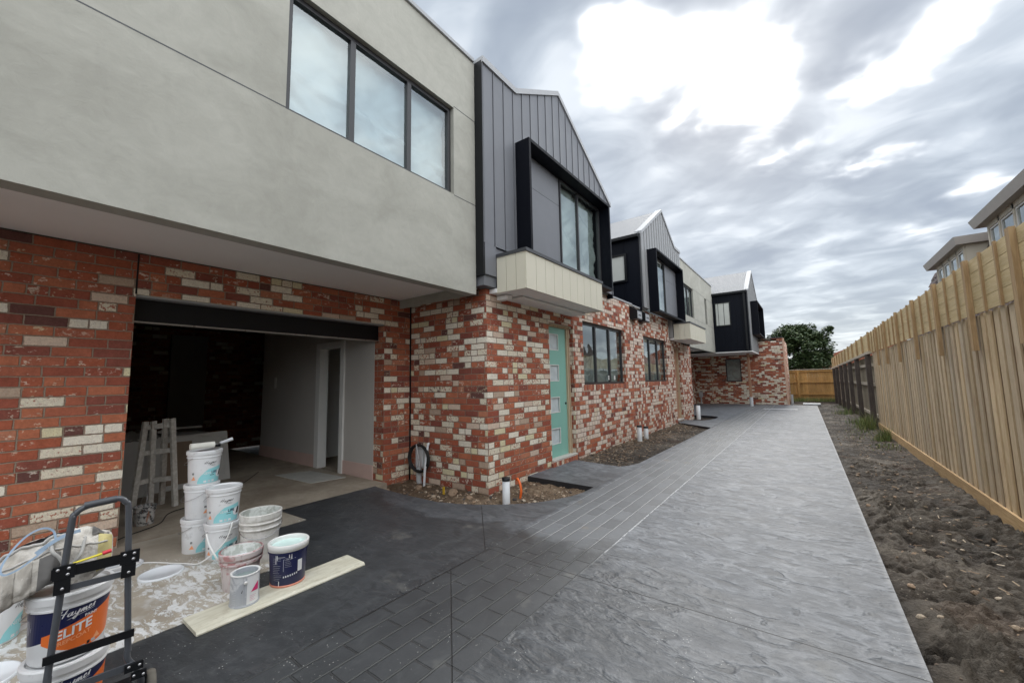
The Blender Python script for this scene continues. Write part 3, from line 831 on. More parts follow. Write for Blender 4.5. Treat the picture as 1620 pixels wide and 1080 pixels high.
# rendered upper storey
m1 = MB()
wall(m1, 'x', XW, .16, -6.0, 4.045, 2.64, 6.05, [(1.51, 3.625, 3.915, 5.13)])
m1.box(XW - .16, 4.045 - .02, 2.64, -9.5, 4.045, 6.05)
m1.build('rendered_wall', RENDER, th1)
for (a, b, z_) in ((-6, 1.51, 3.925), (3.625, 4.045, 5.15), (3.625, 4.045, 3.905)):
    m1 = MB(); m1.box(XW - .002, a, z_ - .005, XW + .0015, b, z_ + .005); m1.build('expression_joint', SLATE, th1)
m1 = MB(); m1.box(XW - .2, -6, 6.05, XW + .03, 4.02, 6.10); m1.build('parapet_capping', FLASH, th1)
m1 = MB(); m1.box(-5.2, -6, 2.775, XW - .16, 4.25, 2.80); m1.build('soffit', SOFFIT, th1)
m1 = MB(); m1.box(-12, -6, 5.9, XW - .16, 4.02, 5.95); m1.box(-12, 8.6, 3.2, XW - .24, 10.12, 3.28); m1.box(-12, -6, 0, -11.9, 10.12, 5.9)
m1.build('roof', SLATE, th1)
window(th1, 'x', XW, 1.515, 3.62, 3.918, 5.128, (2.185, 2.928), fr=.05, rec=.055, film=FILM, fold=4.45)
# black return, pier cap
m1 = MB(); m1.box(XW - .1, 4.047, 2.90, XC, 4.085, 6.05); m1.build('corner_flashing', BLACK, th1)
m1 = MB(); m1.box(XW - .29, 4.16, 2.82, XW + .02, 4.42, 2.90); m1.build('pier_cap', BLACK, th1)

def gable_clad(root, prof, x, boards_mat, zb, step, seamw=.012, hole=None):
    """prof: (y,z) top profile left to right; boards cut from it, leaving the window hole open"""
    def topz(y):
        for (a, za), (b, zb_) in zip(prof, prof[1:]):
            if a <= y <= b + 1e-6: return za + (zb_ - za) * (y - a) / (b - a)
        return prof[-1][1]
    y0, y1 = prof[0][0], prof[-1][0]; brk = [p[0] for p in prof[1:-1]]
    def pieces(a, b):
        if not hole: return [(a, b, zb, None)]
        ha, hb, z0, z1 = hole; out = []
        if a < ha - 1e-4: out.append((a, min(b, ha), zb, None))
        if b > hb + 1e-4: out.append((max(a, hb), b, zb, None))
        c, d = max(a, ha), min(b, hb)
        if d > c + 1e-4:
            out.append((c, d, z1, None))
            if z0 > zb + .005: out.append((c, d, zb, z0))
        return out
    def put(mb, a, b, lo, hi, x0, x1, drop):
        cuts = [a] + [k for k in brk if a + .001 < k < b - .001] + [b]
        pts = [(a, lo), (b, lo)] + [(k, hi if hi is not None else topz(k) - drop) for k in reversed(cuts)]
        mb.prism(pts, 0, x0, x1)
    back = MB()
    for a, b, lo, hi in pieces(y0, y1): put(back, a, b, lo, hi, x - .06, x - .013, .02)
    back.build('backing_sheet', SLATE, root)
    mb = MB(); y = y0
    while y < y1 - .02:
        for a, b, lo, hi in pieces(y + seamw / 2, min(y + step, y1) - seamw / 2):
            if b - a > .004: put(mb, a, b, lo, hi, x - .013, x, .01)
        if not hole or not (hole[0] < y < hole[1]): mb.box(x, y + seamw / 2, zb, x + .012, y + seamw / 2 + .010, topz(y + .01) - .02)
        else: mb.box(x, y + seamw / 2, hole[3] + .05, x + .012, y + seamw / 2 + .010, topz(y + .01) - .02)
        y += step
    mb.build('cladding', boards_mat, root)
    cp = MB(); t = .055
    for (a, za), (b, zb_) in zip(prof, prof[1:]):
        cp.prism([(a, za - .035), (b, zb_ - .035), (b, zb_ + t), (a, za + t)], 0, x - .16, x + .03)
    cp.build('barge_capping', FLASH, root)

P1 = [(4.05, 6.05), (4.87, 6.05), (6.25, 6.84), (8.60, 5.47)]
gable_clad(th1, P1, XC, GREYCLAD, 3.36, .2485, hole=(6.16, 7.90, 3.36, 5.13))
m1 = MB(); m1.box(XC - .013, 4.056, 2.92, XC - .001, 4.33, 3.36); m1.box(XW - .1, 4.09, 2.77, XC - .03, 6.85, 3.355); m1.build('cladding', GREYCLAD, th1)

def corrugated(root, y_lo, z_lo, y_hi, z_hi, x0, x1, name='roof'):
    mb = MB(); n_ = int((x1 - x0) / .019); L = math.hypot(y_hi - y_lo, z_hi - z_lo); ny, nz_ = -(z_hi - z_lo) / L, (y_hi - y_lo) / L
    if nz_ < 0: ny, nz_ = -ny, -nz_
    def fn(u, v):
        x = x0 + (x1 - x0) * u; h = .010 * math.cos(2 * math.pi * (x - x0) / .076)
        return (x, y_lo + (y_hi - y_lo) * v + ny * h, z_lo + (z_hi - z_lo) * v + nz_ * h)
    mb.grid(fn, n_, 1, 0, True); return mb.build(name, CORR, root)
corrugated(th1, 4.8, 6.02, 6.25, 6.86, -12, XC - .1)
corrugated(th1, 8.72, 5.44, 6.25, 6.86, -12, XC - .1)
m1 = MB(); m1.box(-12, 8.54, 3.28, XC - .012, 8.60, 5.47); m1.build('side_cladding', NAVY, th1)
m1 = MB(); m1.box(XW - .26, 6.86, 3.36, XW + .02, 10.115, 3.40); m1.build('parapet_flashing', FLASH, th1)

def hood(root, y0, y1, z0, z1, xf, xb, t=.05):
    mb = MB(); mb.box(xb, y0, z0, xf, y0 + t, z1); mb.box(xb, y1 - t, z0, xf, y1, z1); mb.box(xb, y0 + t, z1 - t, xf, y1 - t, z1); mb.box(xb, y0 + t, z0, xf, y1 - t, z0 + t)
    return mb.build('window_hood', HOOD, root)
hood(th1, 4.85, 7.94, 3.30, 5.18, -3.19, XC + .001)
m1 = MB(); m1.box(XC - .012, 4.90, 3.35, XC + .016, 6.16, 4.60); m1.box(XC - .012, 4.90, 4.606, XC + .016, 6.16, 5.13); m1.build('infill_panel', GREYCLAD, th1)
m1 = MB(); m1.box(XC - .02, 6.2, 3.35, XC - .4, 7.9, 3.36, 0); m1.build('window_reveal', SLATE, th1)
window(th1, 'x', XC + .04, 6.17, 7.885, 3.355, 5.125, (6.87,), fr=.035, rec=.0, film=FILM2)

def canopy(root, y0, y1, z0, z1, xf, xb, boards):
    core = MB(); core.box(xb, y0 + .02, z0 + .012, xf - .02, y1 - .02, z1 - .01); core.build('soffit', SOFFIT, root)
    mb = MB()
    nb = boards; st = (y1 - y0) / nb
    for i in range(nb): mb.box(xf - .018, y0 + i * st + .004, z0, xf, y0 + (i + 1) * st - .004, z1)
    d = xf - xb; k = 3
    for i in range(k):
        a = xb + d * i / k; b = xb + d * (i + 1) / k - .005
        if i == k - 1: b = xf - .019
        mb.box(a + .002, y0, z0, b, y0 + .018, z1); mb.box(a + .002, y1 - .018, z0, b, y1, z1)
    mb.build('fascia_boards', PALECLAD, root)
    cp = MB(); cp.box(xb, y0 - .015, z1, xf + .018, y1 + .015, z1 + .045); cp.build('capping', SLATE, root)
cn1 = MB().build('canopy_bracket', SOFFIT, th1) if False else None
canopy(th1, 4.335, 6.80, 2.69, 3.20, -2.944, XC + .001, 10)
m1 = MB(); m1.box(XC, 4.33, 2.70, XW, 6.80, 2.76); m1.box(XW + .001, 4.50, 2.63, -3.40, 4.62, 2.69); m1.box(XW + .001, 4.75, 2.66, -3.30, 6.8, 2.69); m1.build('soffit_trim', SOFFIT, th1)

FROST = mat_bucket('frosted_glass', (.62, .68, .70), (.44, .50, .54), .4, 7) if False else mat_plain('frosted_glass', (.60, .66, .68), .15, var=.25, scale=9)
# front door: mint flush door with four small lights
def front_door(root, y0, y1, z0, z1, dmat=None):
    fm = MB(); X0 = XW - .085
    fm.box(X0 - .1, y0, z0, X0, y0 + .035, z1); fm.box(X0 - .1, y1 - .035, z0, X0, y1, z1); fm.box(X0 - .1, y0 + .035, z1 - .05, X0, y1 - .035, z1)
    fm.box(X0 - .05, y1 - .120, z0, X0 + .012, y1 - .036, z1 - .05); fm.box(X0 - .05, y1 - .085, z0, X0 + .030, y1 - .055, z1 - .05); fm.build('door_frame', W_DOORF, root)
    a, b = y0 + .037, y1 - .122
    lt = [(z0 + .25, z0 + .53), (z0 + .80, z0 + 1.08), (z0 + 1.36, z0 + 1.66), (z0 + 1.92, z0 + 2.22)]
    ga, gb = a + .14, b - .27
    dm = MB(); wall(dm, 'x', X0 - .025, .04, a, ga, z0 + .01, z1 - .055); wall(dm, 'x', X0 - .025, .04, gb, b, z0 + .01, z1 - .055)
    cur = z0 + .01
    for p, q_ in lt: dm.box(X0 - .065, ga, cur, X0 - .025, gb, p); cur = q_
    dm.box(X0 - .065, ga, cur, X0 - .025, gb, z1 - .055)
    d = dm.build('door', dmat or DOORG, root)
    for p, q_ in lt:
        bm_ = MB(); t = .016
        bm_.box(X0 - .03, ga, p, X0 - .02, gb, p + t); bm_.box(X0 - .03, ga, q_ - t, X0 - .02, gb, q_); bm_.box(X0 - .03, ga, p + t, X0 - .02, ga + t, q_ - t); bm_.box(X0 - .03, gb - t, p + t, X0 - .02, gb, q_ - t)
        bm_.build('glazing_bead', WHITEP, d)
        g_ = MB(); g_.box(X0 - .05, ga, p, X0 - .045, gb, q_); g_.build('door_glass', FROST, d)
    h = MB(); h.lathe([(0, .012), (.018, .012), (.022, .004), (.022, 0)], 16, (X0 - .025, b - .05, z0 + .95), M=Matrix.Rotation(R(90), 3, 'Y')); h.build('lock_hole', BLACK, d)
    s_ = MB(); s_.box(XW - .2, y0 + .004, z0 + .0, XW + .025, y1 - .004, z0 + .03); s_.build('threshold', CONCSILL, root)
front_door(th1, 5.93, 6.82, .076, 2.47)
window(th1, 'x', XW, 7.245, 9.495, 1.355, 2.635, (7.99, 8.74), fr=.045, rec=.075, film=FILM3, film_top=2.02)
m1 = MB()
for y_ in (8.66, 9.0): m1.box(XW - .103, y_, 1.44, XW - .100, y_ + .06, 1.54)
m1.build('window_sticker', WHITEP, th1)
m1 = MB(); m1.box(-12, 10.0, -.1, XW - .24, 10.11, 3.2); m1.box(-7.5, 0, 3.0, -7.4, 4.0, 5.9); m1.box(-7.5, 4.0, 3.0, -7.4, 8.54, 5.4); m1.build('partition_wall', PLASTER, th1)
m1 = MB(); m1.box(-9.4, 4.05, 3.0, XC - .07, 4.10, 6.0); m1.build('side_cladding', NAVY, th1)
m1 = MB(); m1.box(-11.3, 4.5, 2.87, XW - .25, 10.0, 2.93); m1.build('floor', PLASTER, th1)

# ------------------------------------------------------------------ townhouse two (mirrored neighbour)
th2 = empty('townhouse', (-3.585, 16.3, 0), 'middle brick townhouse with pale grey gable beyond the twin wall vents', 'house', 'row of brick townhouses')
m1 = MB(); wall(m1, 'x', XW, .24, 10.13, 13.45, -.12, 3.34, [(10.90, 13.10, 1.36, 2.63)]); m1.build('wall', BRICK_C, th2)
m1 = MB(); wall(m1, 'x', XW, .24, 13.45, 16.28, -.12, 2.76, [(13.95, 14.75, .03, 2.5)])
m1.box(XG, 16.04, -.12, XW - .24, 16.28, 2.76); m1.build('wall', BRICK_C, th2)
m1 = MB(); wall(m1, 'x', XG, .24, 16.28, 24.75, -.12, 2.76, [(16.9, 20.5, -.12, 2.36)]); m1.build('wall', BRICK_D, th2)
m1 = MB(); plane_box(m1, 'x', XW, -.10, .004, 10.86, 13.15, 1.255, 1.362); m1.build('brick_sill', BRICK_SOLDIER, th2)
window(th2, 'x', XW, 10.905, 13.095, 1.365, 2.625, (11.63, 12.37), fr=.045, rec=.075, film=FILM3, film_top=2.15)
m1 = MB(); m1.box(XW - .26, 10.13, 3.34, XW + .02, 13.5, 3.38); m1.build('parapet_flashing', FLASH, th2)
P2 = [(10.72, 5.47), (12.83, 6.79), (14.2, 5.95), (14.95, 5.95)]
gable_clad(th2, P2, XC, GREYCLAD2, 3.38, .2485, hole=(11.22, 12.75, 3.38, 5.05))
m1 = MB(); m1.box(XW - .1, 13.5, 2.77, XC - .02, 14.95, 3.375); m1.build('lower_cladding', GREYCLAD2, th2)
corrugated(th2, 10.60, 5.42, 12.83, 6.81, -12, XC - .05)
corrugated(th2, 14.2, 5.97, 12.83, 6.81, -12, XC - .05)
m1 = MB(); m1.box(-12, 10.72, 3.28, XC - .07, 10.76, 5.40)
for i in range(12):
    x_ = XC - .07 - i * .42; m1.box(x_ - .03, 10.705, 3.28, x_, 10.722, 5.38)
m1.build('side_cladding', NAVY, th2)
m1 = MB(); m1.box(-12, 10.58, 5.34, XC - .05, 10.70, 5.42); m1.build('gutter', BLACK, th2)
m1 = MB(); m1.box(-3.93, 10.66, 4.15, -3.87, 10.71, 4.95); m1.box(-4.6, 10.66, 4.15, -4.54, 10.71, 4.95); m1.box(-4.54, 10.66, 4.9, -3.93, 10.71, 4.95); m1.box(-4.54, 10.66, 4.15, -3.93, 10.71, 4.2); wn = m1.build('window', BLACK, th2)
m1 = MB(); m1.box(-4.54, 10.69, 4.2, -3.93, 10.70, 4.9); m1.build('pane', FILM2, wn)
hood(th2, 11.18, 14.15, 3.30, 5.10, -3.19, XC + .001)
m1 = MB(); m1.box(XC - .012, 12.75, 3.35, XC + .016, 14.10, 4.55); m1.box(XC - .012, 12.75, 4.556, XC + .016, 14.10, 5.05); m1.build('infill_panel', GREYCLAD, th2)
window(th2, 'x', XC + .04, 11.235, 12.74, 3.355, 5.045, (11.9,), fr=.035, rec=.0, film=FILM2)
canopy(th2, 13.55, 15.92, 2.69, 3.20, -2.944, XC + .001, 10)
m1 = MB(); m1.box(XC, 13.55, 2.70, XW, 15.92, 2.76); m1.build('soffit_trim', SOFFIT, th2)
front_door(th2, 13.95, 14.75, .05, 2.5, W_PROP)
m1 = MB(); wall(m1, 'x', XW, .16, 14.955, 21.50, 2.64, 5.90, [(15.9, 17.40, 3.84, 5.06), (19.62, 20.05, 3.86, 5.05)]); m1.build('rendered_wall', RENDER, th2)
for (a, b, z_) in ((14.96, 15.9, 3.83), (17.4, 19.6, 3.83), (20.05, 21.5, 3.83), (17.4, 19.6, 5.07), (20.05, 21.5, 5.07)):
    m1 = MB(); m1.box(XW - .002, a, z_ - .006, XW + .0015, b, z_ + .006); m1.build('expression_joint', SLATE, th2)
window(th2, 'x', XW, 15.905, 17.395, 3.845, 5.055, (16.65,), fr=.045, rec=.06, film=FILM2)
window(th2, 'x', XW, 19.625, 20.045, 3.865, 5.045, (), fr=.045, rec=.06, film=FILM2)
m1 = MB(); m1.box(XW - .2, 14.96, 5.90, XW + .03, 21.50, 5.95); m1.build('parapet_capping', FLASH, th2)
m1 = MB(); m1.box(-5.2, 16.29, 2.77, XW - .16, 24.74, 2.80); m1.build('soffit', SOFFIT, th2)
m1 = MB(); m1.box(-12, 14.95, 5.78, XW - .16, 21.5, 5.82); m1.box(-12, 8.6 + 1.53, 3.2, XW - .24, 10.72, 3.28); m1.box(-12, 10.13, 0, -11.9, 24.75, 5.8); m1.build('roof', SLATE, th2)
m1 = MB(); m1.box(-7.5, 10.8, 3.0, -7.4, 21.4, 5.4); m1.box(-5.9, 10.2, 0, -5.8, 16.0, 3.2); m1.box(-12, 14.93, 3.3, XW - .2, 14.95, 5.9); m1.box(-12, 10.8, 2.9, XW - .25, 16, 2.95); m1.box(-12, 15.2, 2.85, -5.21, 24.7, 2.9); m1.build('partition_wall', PLASTER, th2)
m1 = MB(); m1.box(-11.9, 16.5, -.01, -5.46, 21.2, 0.002); m1.build('floor', GFLOOR, th2)

# ------------------------------------------------------------------ townhouse three (far end)
th3 = empty('townhouse', (-2.05, 21.5, 0), 'farthest townhouse with black clad upper box on a brick base at the drive end', 'house', 'row of brick townhouses')
X3 = -2.05
m1 = MB(); wall(m1, 'y', 24.75, .24, -5.2, -2.26, -.12, 2.76, [(-3.68, -2.93, 1.20, 2.45)]); wall(m1, 'y', 24.75, .24, -2.26, -1.0, -.12, 3.42)
m1.box(-5.2, 24.45, -.12, -4.36, 24.749, 2.76); m1.box(-1.24, 24.99, -.12, -1.0, 30, 3.42); m1.build('wall', BRICK_D, th3)
m1 = MB(); m1.box(-2.28, 24.72, 3.42, -.97, 25.02, 3.46); m1.build('parapet_flashing', SLATE, th3)
window(th3, 'y', 24.75, -3.675, -2.935, 1.205, 2.445, (), fr=.05, rec=.03, film=FILM2)
m1 = MB(); m1.box(XW - .05, 21.50, 2.66, X3 - .05, 21.54, 5.45)
for i in range(7):
    x_ = X3 - .06 - i * .245; m1.box(x_ - .02, 21.488, 2.66, x_, 21.502, 5.4)
m1.build('side_cladding', NAVY, th3)
window(th3, 'y', 21.50, -3.50, -2.81, 3.90, 5.07, (), fr=.05, rec=-.03, film=None, frame_mat=BLACK)
m1 = MB(); m1.box(-3.46, 21.492, 3.94, -2.85, 21.499, 5.03); m1.build('window_film', FILM2, th3)
m1 = MB(); m1.box(X3 - .20, 21.40, 2.72, X3 - .12, 21.485, 5.5); m1.build('downpipe', BLACK, th3)
m1 = MB(); m1.box(XW - .05, 21.36, 5.42, X3 - .04, 21.47, 5.52); m1.build('gutter', BLACK, th3)
P3 = [(21.50, 5.52), (23.65, 6.86), (25.9, 5.5)]
gable_clad(th3, P3, X3, GREYCLAD2, 2.66, .25)
corrugated(th3, 21.38, 5.50, 23.65, 6.88, -12, X3 - .05)
corrugated(th3, 25.95, 5.48, 23.65, 6.88, -12, X3 - .05)
hood(th3, 22.2, 25.2, 3.46, 5.08, -1.74, X3 + .001)
m1 = MB(); m1.box(X3, 22.3, 3.5, X3 + .01, 25.1, 5.0); m1.build('window_glass', FRAME, th3)
m1 = MB(); m1.box(-5.2, 21.5, 2.62, X3, 24.74, 2.655); m1.build('soffit', SOFFIT, th3)
m1 = MB(); m1.box(-12, 21.55, 2.9, -11.9, 30, 5.5); m1.box(-12, 30, 0, -1.0, 30.1, 3.4); m1.box(-12, 24.75, 3.3, -1.24, 30, 3.38); m1.box(-12, 25.85, 3.38, X3 - .07, 25.9, 5.5); m1.box(-5, 21.6, 3, -4.9, 25.8, 5.4); m1.build('partition_wall', SLATE, th3)

# pink primed timber frame at the end of the brick wall
fr_ = empty('timber_lattice', (-.96, 24.8, 0), 'pink primed open timber frame fixed to the end of the far brick wall', 'timber lattice')
m1 = MB(); m1.box(-.995, 24.76, -.1, -.92, 24.84, 3.40); m1.build('stud', W_PINK, fr_)
m1 = MB(); m1.box(-.995, 25.7, -.1, -.92, 25.78, 2.6); m1.build('stud', W_PINK, fr_)
for z_ in (.35, .75, 1.15, 1.55, 1.95, 2.35):
    m1 = MB(); m1.box(-.99, 24.85, z_, -.93, 25.69, z_ + .05); m1.build('batten', W_PINK, fr_)
# prop post under the overhang
pp = empty('prop_post', (-2.40, 23.1, 0), 'reddish timber prop under the black upper box, foot in a white sleeve', 'post')
m1 = MB(); m1.box(-2.455, 23.05, .45, -2.345, 23.16, 2.62); m1.build('post', W_PROP, pp)
m1 = MB(); m1.tube([(-2.40, 23.105, -.02), (-2.40, 23.105, .45)], .078, 14); m1.build('sleeve', PVCW, pp)
# drain grate in slab
dr = MB()
for i in range(14): dr.box(-1.75 + i * .085, 21.2, .004, -1.75 + i * .085 + .05, 21.6, .010)
dr.box(-1.78, 21.17, .002, -.52, 21.63, .0045); tag(dr.build('drain_grate', FLASH), 'pale metal drain grate set in the far end of the drive', 'drain')
# meter box low on the far wall
mm = empty('power_box', (-4.95, 24.42, 0), 'grey socket box on a short conduit against the far brick wall', 'power box')
m1 = MB(); m1.box(-5.04, 24.33, .38, -4.86, 24.44, .66); m1.build('box', PVC, mm)
m1 = MB(); m1.tube([(-4.95, 24.40, -.02), (-4.95, 24.40, .38)], .035, 10); m1.build('conduit', PVC, mm)

# ------------------------------------------------------------------ wall vents
for i, (y_, lab) in enumerate([(9.93, 'black wall vent cowl nearer the camera, high between the two windows'), (10.55, 'black wall vent cowl right of its twin, high on the brick wall')]):
    v_ = empty('wall_vent', (XW, y_, 3.1), lab, 'vent', 'twin vent cowls on the brick wall')
    m1 = MB(); m1.prism([(XW + .001, 2.97), (XW + .20, 2.97), (XW + .20, 3.19), (XW + .001, 3.33)], 1, y_, y_ + .36); m1.build('cowl', BLACK, v_)
    m1 = MB(); m1.box(XW + .20, y_ + .02, 2.99, XW + .206, y_ + .34, 3.17); fp = m1.build('face_plate', FLASH, v_)
    m1 = MB(); m1.box(XW + .206, y_ + .08, 3.06, XW + .208, y_ + .28, 3.085); m1.build('slot', BLACK, fp)

# ------------------------------------------------------------------ pipes in the beds
def pipe(x, y, h, r, lab, mat=PVC, cap=True, grp='capped pipes in the garden beds'):
    e = empty('capped_pipe', (x, y, -.08), lab, 'pipe', grp)
    m1 = MB(); m1.lathe([(r, -.09), (r, h), (r - .004, h), (r - .004, h - .03), (0, h - .03)], 24, (x, y, 0)); m1.build('pipe', mat, e)
    if cap:
        m1 = MB(); m1.lathe([(r + .004, h - .035), (r + .004, h + .002), (r * .6, h + .006), (0, h + .006)], 24, (x, y, 0)); m1.build('cap', BLACK, e)
pipe(-3.19, 4.13, .235, .048, 'short white pipe with black cap in the bed at the brick corner', PVCW)
pipe(-3.36, 9.60, .34, .055, 'taller of the two grey capped pipes standing under the brick wall', PVC)
pipe(-3.38, 10.13, .26, .055, 'shorter grey capped pipe just beyond its taller twin')
pipe(-3.42, 16.22, .42, .07, 'wide white pipe standing at the far corner of the middle townhouse', PVCW, False)
o = MB(); o.tube(catmull([(-3.17, 4.39, -.10), (-3.15, 4.40, .0), (-3.18, 4.42, .10), (-3.24, 4.45, .15), (-3.26, 4.46, .13)], 6), .017, 10)
tag(o.build('orange_conduit', ORANGE), 'bent orange conduit stub poking out of the corner garden bed', 'conduit')
o = MB(); o.box(-4.13, 3.93, -.06, -4.10, 3.945, .04); tag(o.build('yellow_tag', mat_plain('yellow_plastic', (.60, .38, .03), .5)), 'small yellow plastic tag sticking out of the rubble', 'tag')
o = MB(); o.tube([(-.35, 25.4, .0), (.35, 25.35, .0)], .07, 14); tag(o.build('loose_pipe', PVCW), 'white pipe lying across the mud at the end of the drive', 'pipe')
o = MB(); o.tube([(-.80, 25.2, -.1), (-.80, 25.2, .5)], .055, 12); tag(o.build('grey_pipe', PVC), 'upright grey pipe beside the pink timber frame', 'pipe')

# hose coil with meter box
hc = empty('hose_meter', (-4.95, 4.2, 0), 'black hose coil hung over a small grey meter box by the garage', 'hose')
m1 = MB()
for k in range(5):
    pts = [(-4.88 + (.205 + .007 * k) * math.cos(a) + rng.uniform(-.004, .004), 4.165 - .018 * (k % 3), .31 + (.185 + .006 * k) * math.sin(a)) for a in [2 * math.pi * i / 40 for i in range(40)]]
    m1.tube(pts, .0095, 8, closed=True)
m1.build('hose', RUBBER, hc)
m1 = MB(); m1.box(-5.0, 4.19, .16, -4.80, 4.25, .46); bxm = m1.build('meter_box', PVC, hc)
m1 = MB(); m1.box(-4.97, 4.180, .19, -4.83, 4.189, .43); m1.build('cover', PVCW, bxm)
m1 = MB(); m1.tube([(-4.93, 4.20, -.12), (-4.93, 4.20, .18)], .042, 12); m1.build('pole', PVC, hc)
m1 = MB(); m1.tube(catmull([(-4.70, 4.10, -.1), (-4.70, 4.12, .2), (-4.72, 4.19, .5), (-4.73, 4.22, .53)], 5), .019, 10); m1.build('riser', PVCW, hc)
m1 = MB(); m1.tube([(-4.91, 4.13, .52), (-4.82, 4.13, .17)], .012, 8); m1.build('spout', STEEL, hc)


# ------------------------------------------------------------------ fences on the right
FX = 1.478
fen = empty('timber_fence', (FX, 8, 0), 'tall pale pine paling fence with a boarded extension on top along the mud strip', 'fence')
m1 = MB(); y = -3.0; k = 0
rng = random.Random(11)
while y < 15.15:
    jit = rng.uniform(-.012, .012); m1.box(FX + rng.uniform(-.003, .003), y + jit, .10, FX + .016, y + .112 + jit + rng.uniform(-.006, .006), 2.06 + rng.uniform(-.012, .004))
    m1.box(FX + .019, y + .085, .10, FX + .033, y + .215, 2.05, 1)
    y += .1905
m1.build('paling_screen', [W_PALE, W_PALEB], fen)
m1 = MB(); y = -3.0
while y < 15.2:
    y2 = min(y + 2.4, 15.2); m1.box(FX - .028, y + .004, -.12, FX - .002, y2 - .004, .105); y += 2.4
m1.build('plinth_board', W_PLINTH, fen)
m1 = MB(); y = -3.0
while y < 15.2:
    y2 = min(y + 4.1, 15.2)
    for i in range(4):
        m1.box(FX - .018, y + .003, 2.065 + i * .1435, FX - .002, y2 - .003, 2.065 + i * .1435 + .139)
    y += 4.1
m1.build('extension_boards', W_BOARD, fen)
posts = [.2, 1.45, 2.65, 3.87, 5.10, 6.34, 7.71, 9.15, 10.72, 12.30, 13.71]
for i, p in enumerate(posts):
    m1 = MB(); m1.box(FX - .060, p - .042, 1.68, FX - .02, p + .042, 2.652); m1.build('post', W_POST, fen)
    nx = posts[i + 1] if i + 1 < len(posts) else 15.3
    for t in (1 / 3, 2 / 3):
        m1 = MB(); yy = p + (nx - p) * t; m1.box(FX - .038, yy - .018, 2.05, FX - .0185, yy + .018, 2.645); m1.build('batten', W_POST, fen)
def ez0(y): return 2.035 - (y - 15.2) * .017
fo = empty('old_fence', (FX, 15.25, 0), 'old fence with dark weathered posts and pale rails under a newer top strip', 'fence')
m1 = MB(); y = 15.25
while y < 30.0:
    m1.box(FX + .04, y, -.1, FX + .055, y + .14, ez0(y) - .03); y += .148
m1.build('paling_screen', W_OLDP, fo)
for z_ in (.22, 1.12, 1.68):
    m1 = MB(); m1.box(FX - .01, 15.28, z_, FX + .035, 30, z_ + .09); m1.build('rail', W_RAIL, fo)
yy = 15.75
for yy in (15.55, 18.1, 20.3, 22.2, 24.1, 26.2, 28.2):
    m1 = MB(); m1.box(FX - .13, yy - .065, -.15, FX - .012, yy + .065, ez0(yy)); m1.build('post', W_OLD, fo)
def ez(y): return 2.115 - (y - 15.2) * .017
m1 = MB(); y = 15.2
while y < 30:
    y2 = min(y + 3.6, 30) - .003
    for i in range(4):
        a_ = .005 + i * .135; m1.prism([(y + .003, ez(y) + a_), (y2, ez(y2) + a_), (y2, ez(y2) + a_ + .131), (y + .003, ez(y) + a_ + .131)], 0, FX - .018, FX - .002)
    y += 3.6
m1.build('extension_boards', W_BOARD, fo)
m1 = MB(); m1.prism([(15.2, ez(15.2) - .075), (30, ez(30) - .075), (30, ez(30)), (15.2, ez(15.2))], 0, FX - .09, FX); m1.build('capping_rail', W_RAIL, fo)
yy = 15.35
while yy < 30:
    m1 = MB(); m1.box(FX - .060, yy - .042, ez(yy) + .002, FX - .02, yy + .042, ez(yy) + .56); m1.build('post', W_POST, fo)
    yy += 1.36
bpy.context.view_layer.update()
fo.rotation_euler = (0, 0, R(1.39))
fb = empty('back_fence', (0, 30.2, 0), 'golden brown paling fence closing the far end of the drive', 'fence')
m1 = MB(); x = -1.0
while x < 1.6:
    m1.box(x, 30.22, -.1, x + .125, 30.235, 1.80 + rng.uniform(-.01, .01)); x += .127
m1.build('paling_screen', W_BACK, fb)
for z_ in (.30, 1.02, 1.68):
    m1 = MB(); m1.box(-1.0, 30.16, z_, 1.5, 30.215, z_ + .08); m1.build('rail', W_BACK, fb)
m1 = MB(); m1.box(-.62, 30.08, -.1, -.50, 30.155, 1.76); m1.build('post', W_BACK, fb)
m1 = MB(); m1.box(-1.0, 30.14, 1.80, 1.5, 30.26, 1.84); m1.build('capping_rail', W_RAIL, fb)

# ------------------------------------------------------------------ neighbour house with dormers
nh = empty('neighbour_house', (3.75, 14, 0), 'tiled attic house with flat roofed dormers looking over the pine fence', 'house')
m1 = MB(); m1.box(3.75, -2, -.15, 9.5, 23, 2.7); m1.build('wall', CREAM, nh)
def slopep(s_): return (3.45 + .95 * s_, 2.60 + 2.85 * s_)
m1 = MB(); ncs = 11
for (ya, yb) in ((-2, 23),):
    for k in range(ncs):
        x0, z0 = slopep(k / ncs); x1, z1 = slopep((k + 1) / ncs); nu = int((yb - ya) / .045)
        def fn(u, v, x0=x0, z0=z0, x1=x1, z1=z1):
            yy = ya + (yb - ya) * u; ph = ((yy + (k % 2) * .15) / .30) % 1; h = .022 * (math.sin(ph * 2 * math.pi) > .1) + .012 * math.sin(ph * 2 * math.pi)
            lift = .05 * (1 - v)
            return (x0 + (x1 - x0) * v - h * .9 - lift, yy, z0 + (z1 - z0) * v + h * .3 - .02 * (1 - v))
        m1.grid(fn, nu, 1, 0, False, flip=True)
m1.build('roof', TILE, nh)
m1 = MB(); m1.prism([(3.47, 2.55), (9.5, 2.55), (9.5, 5.45), (4.42, 5.45)], 1, -2, 23); m1.build('roof_core', TILE, nh)
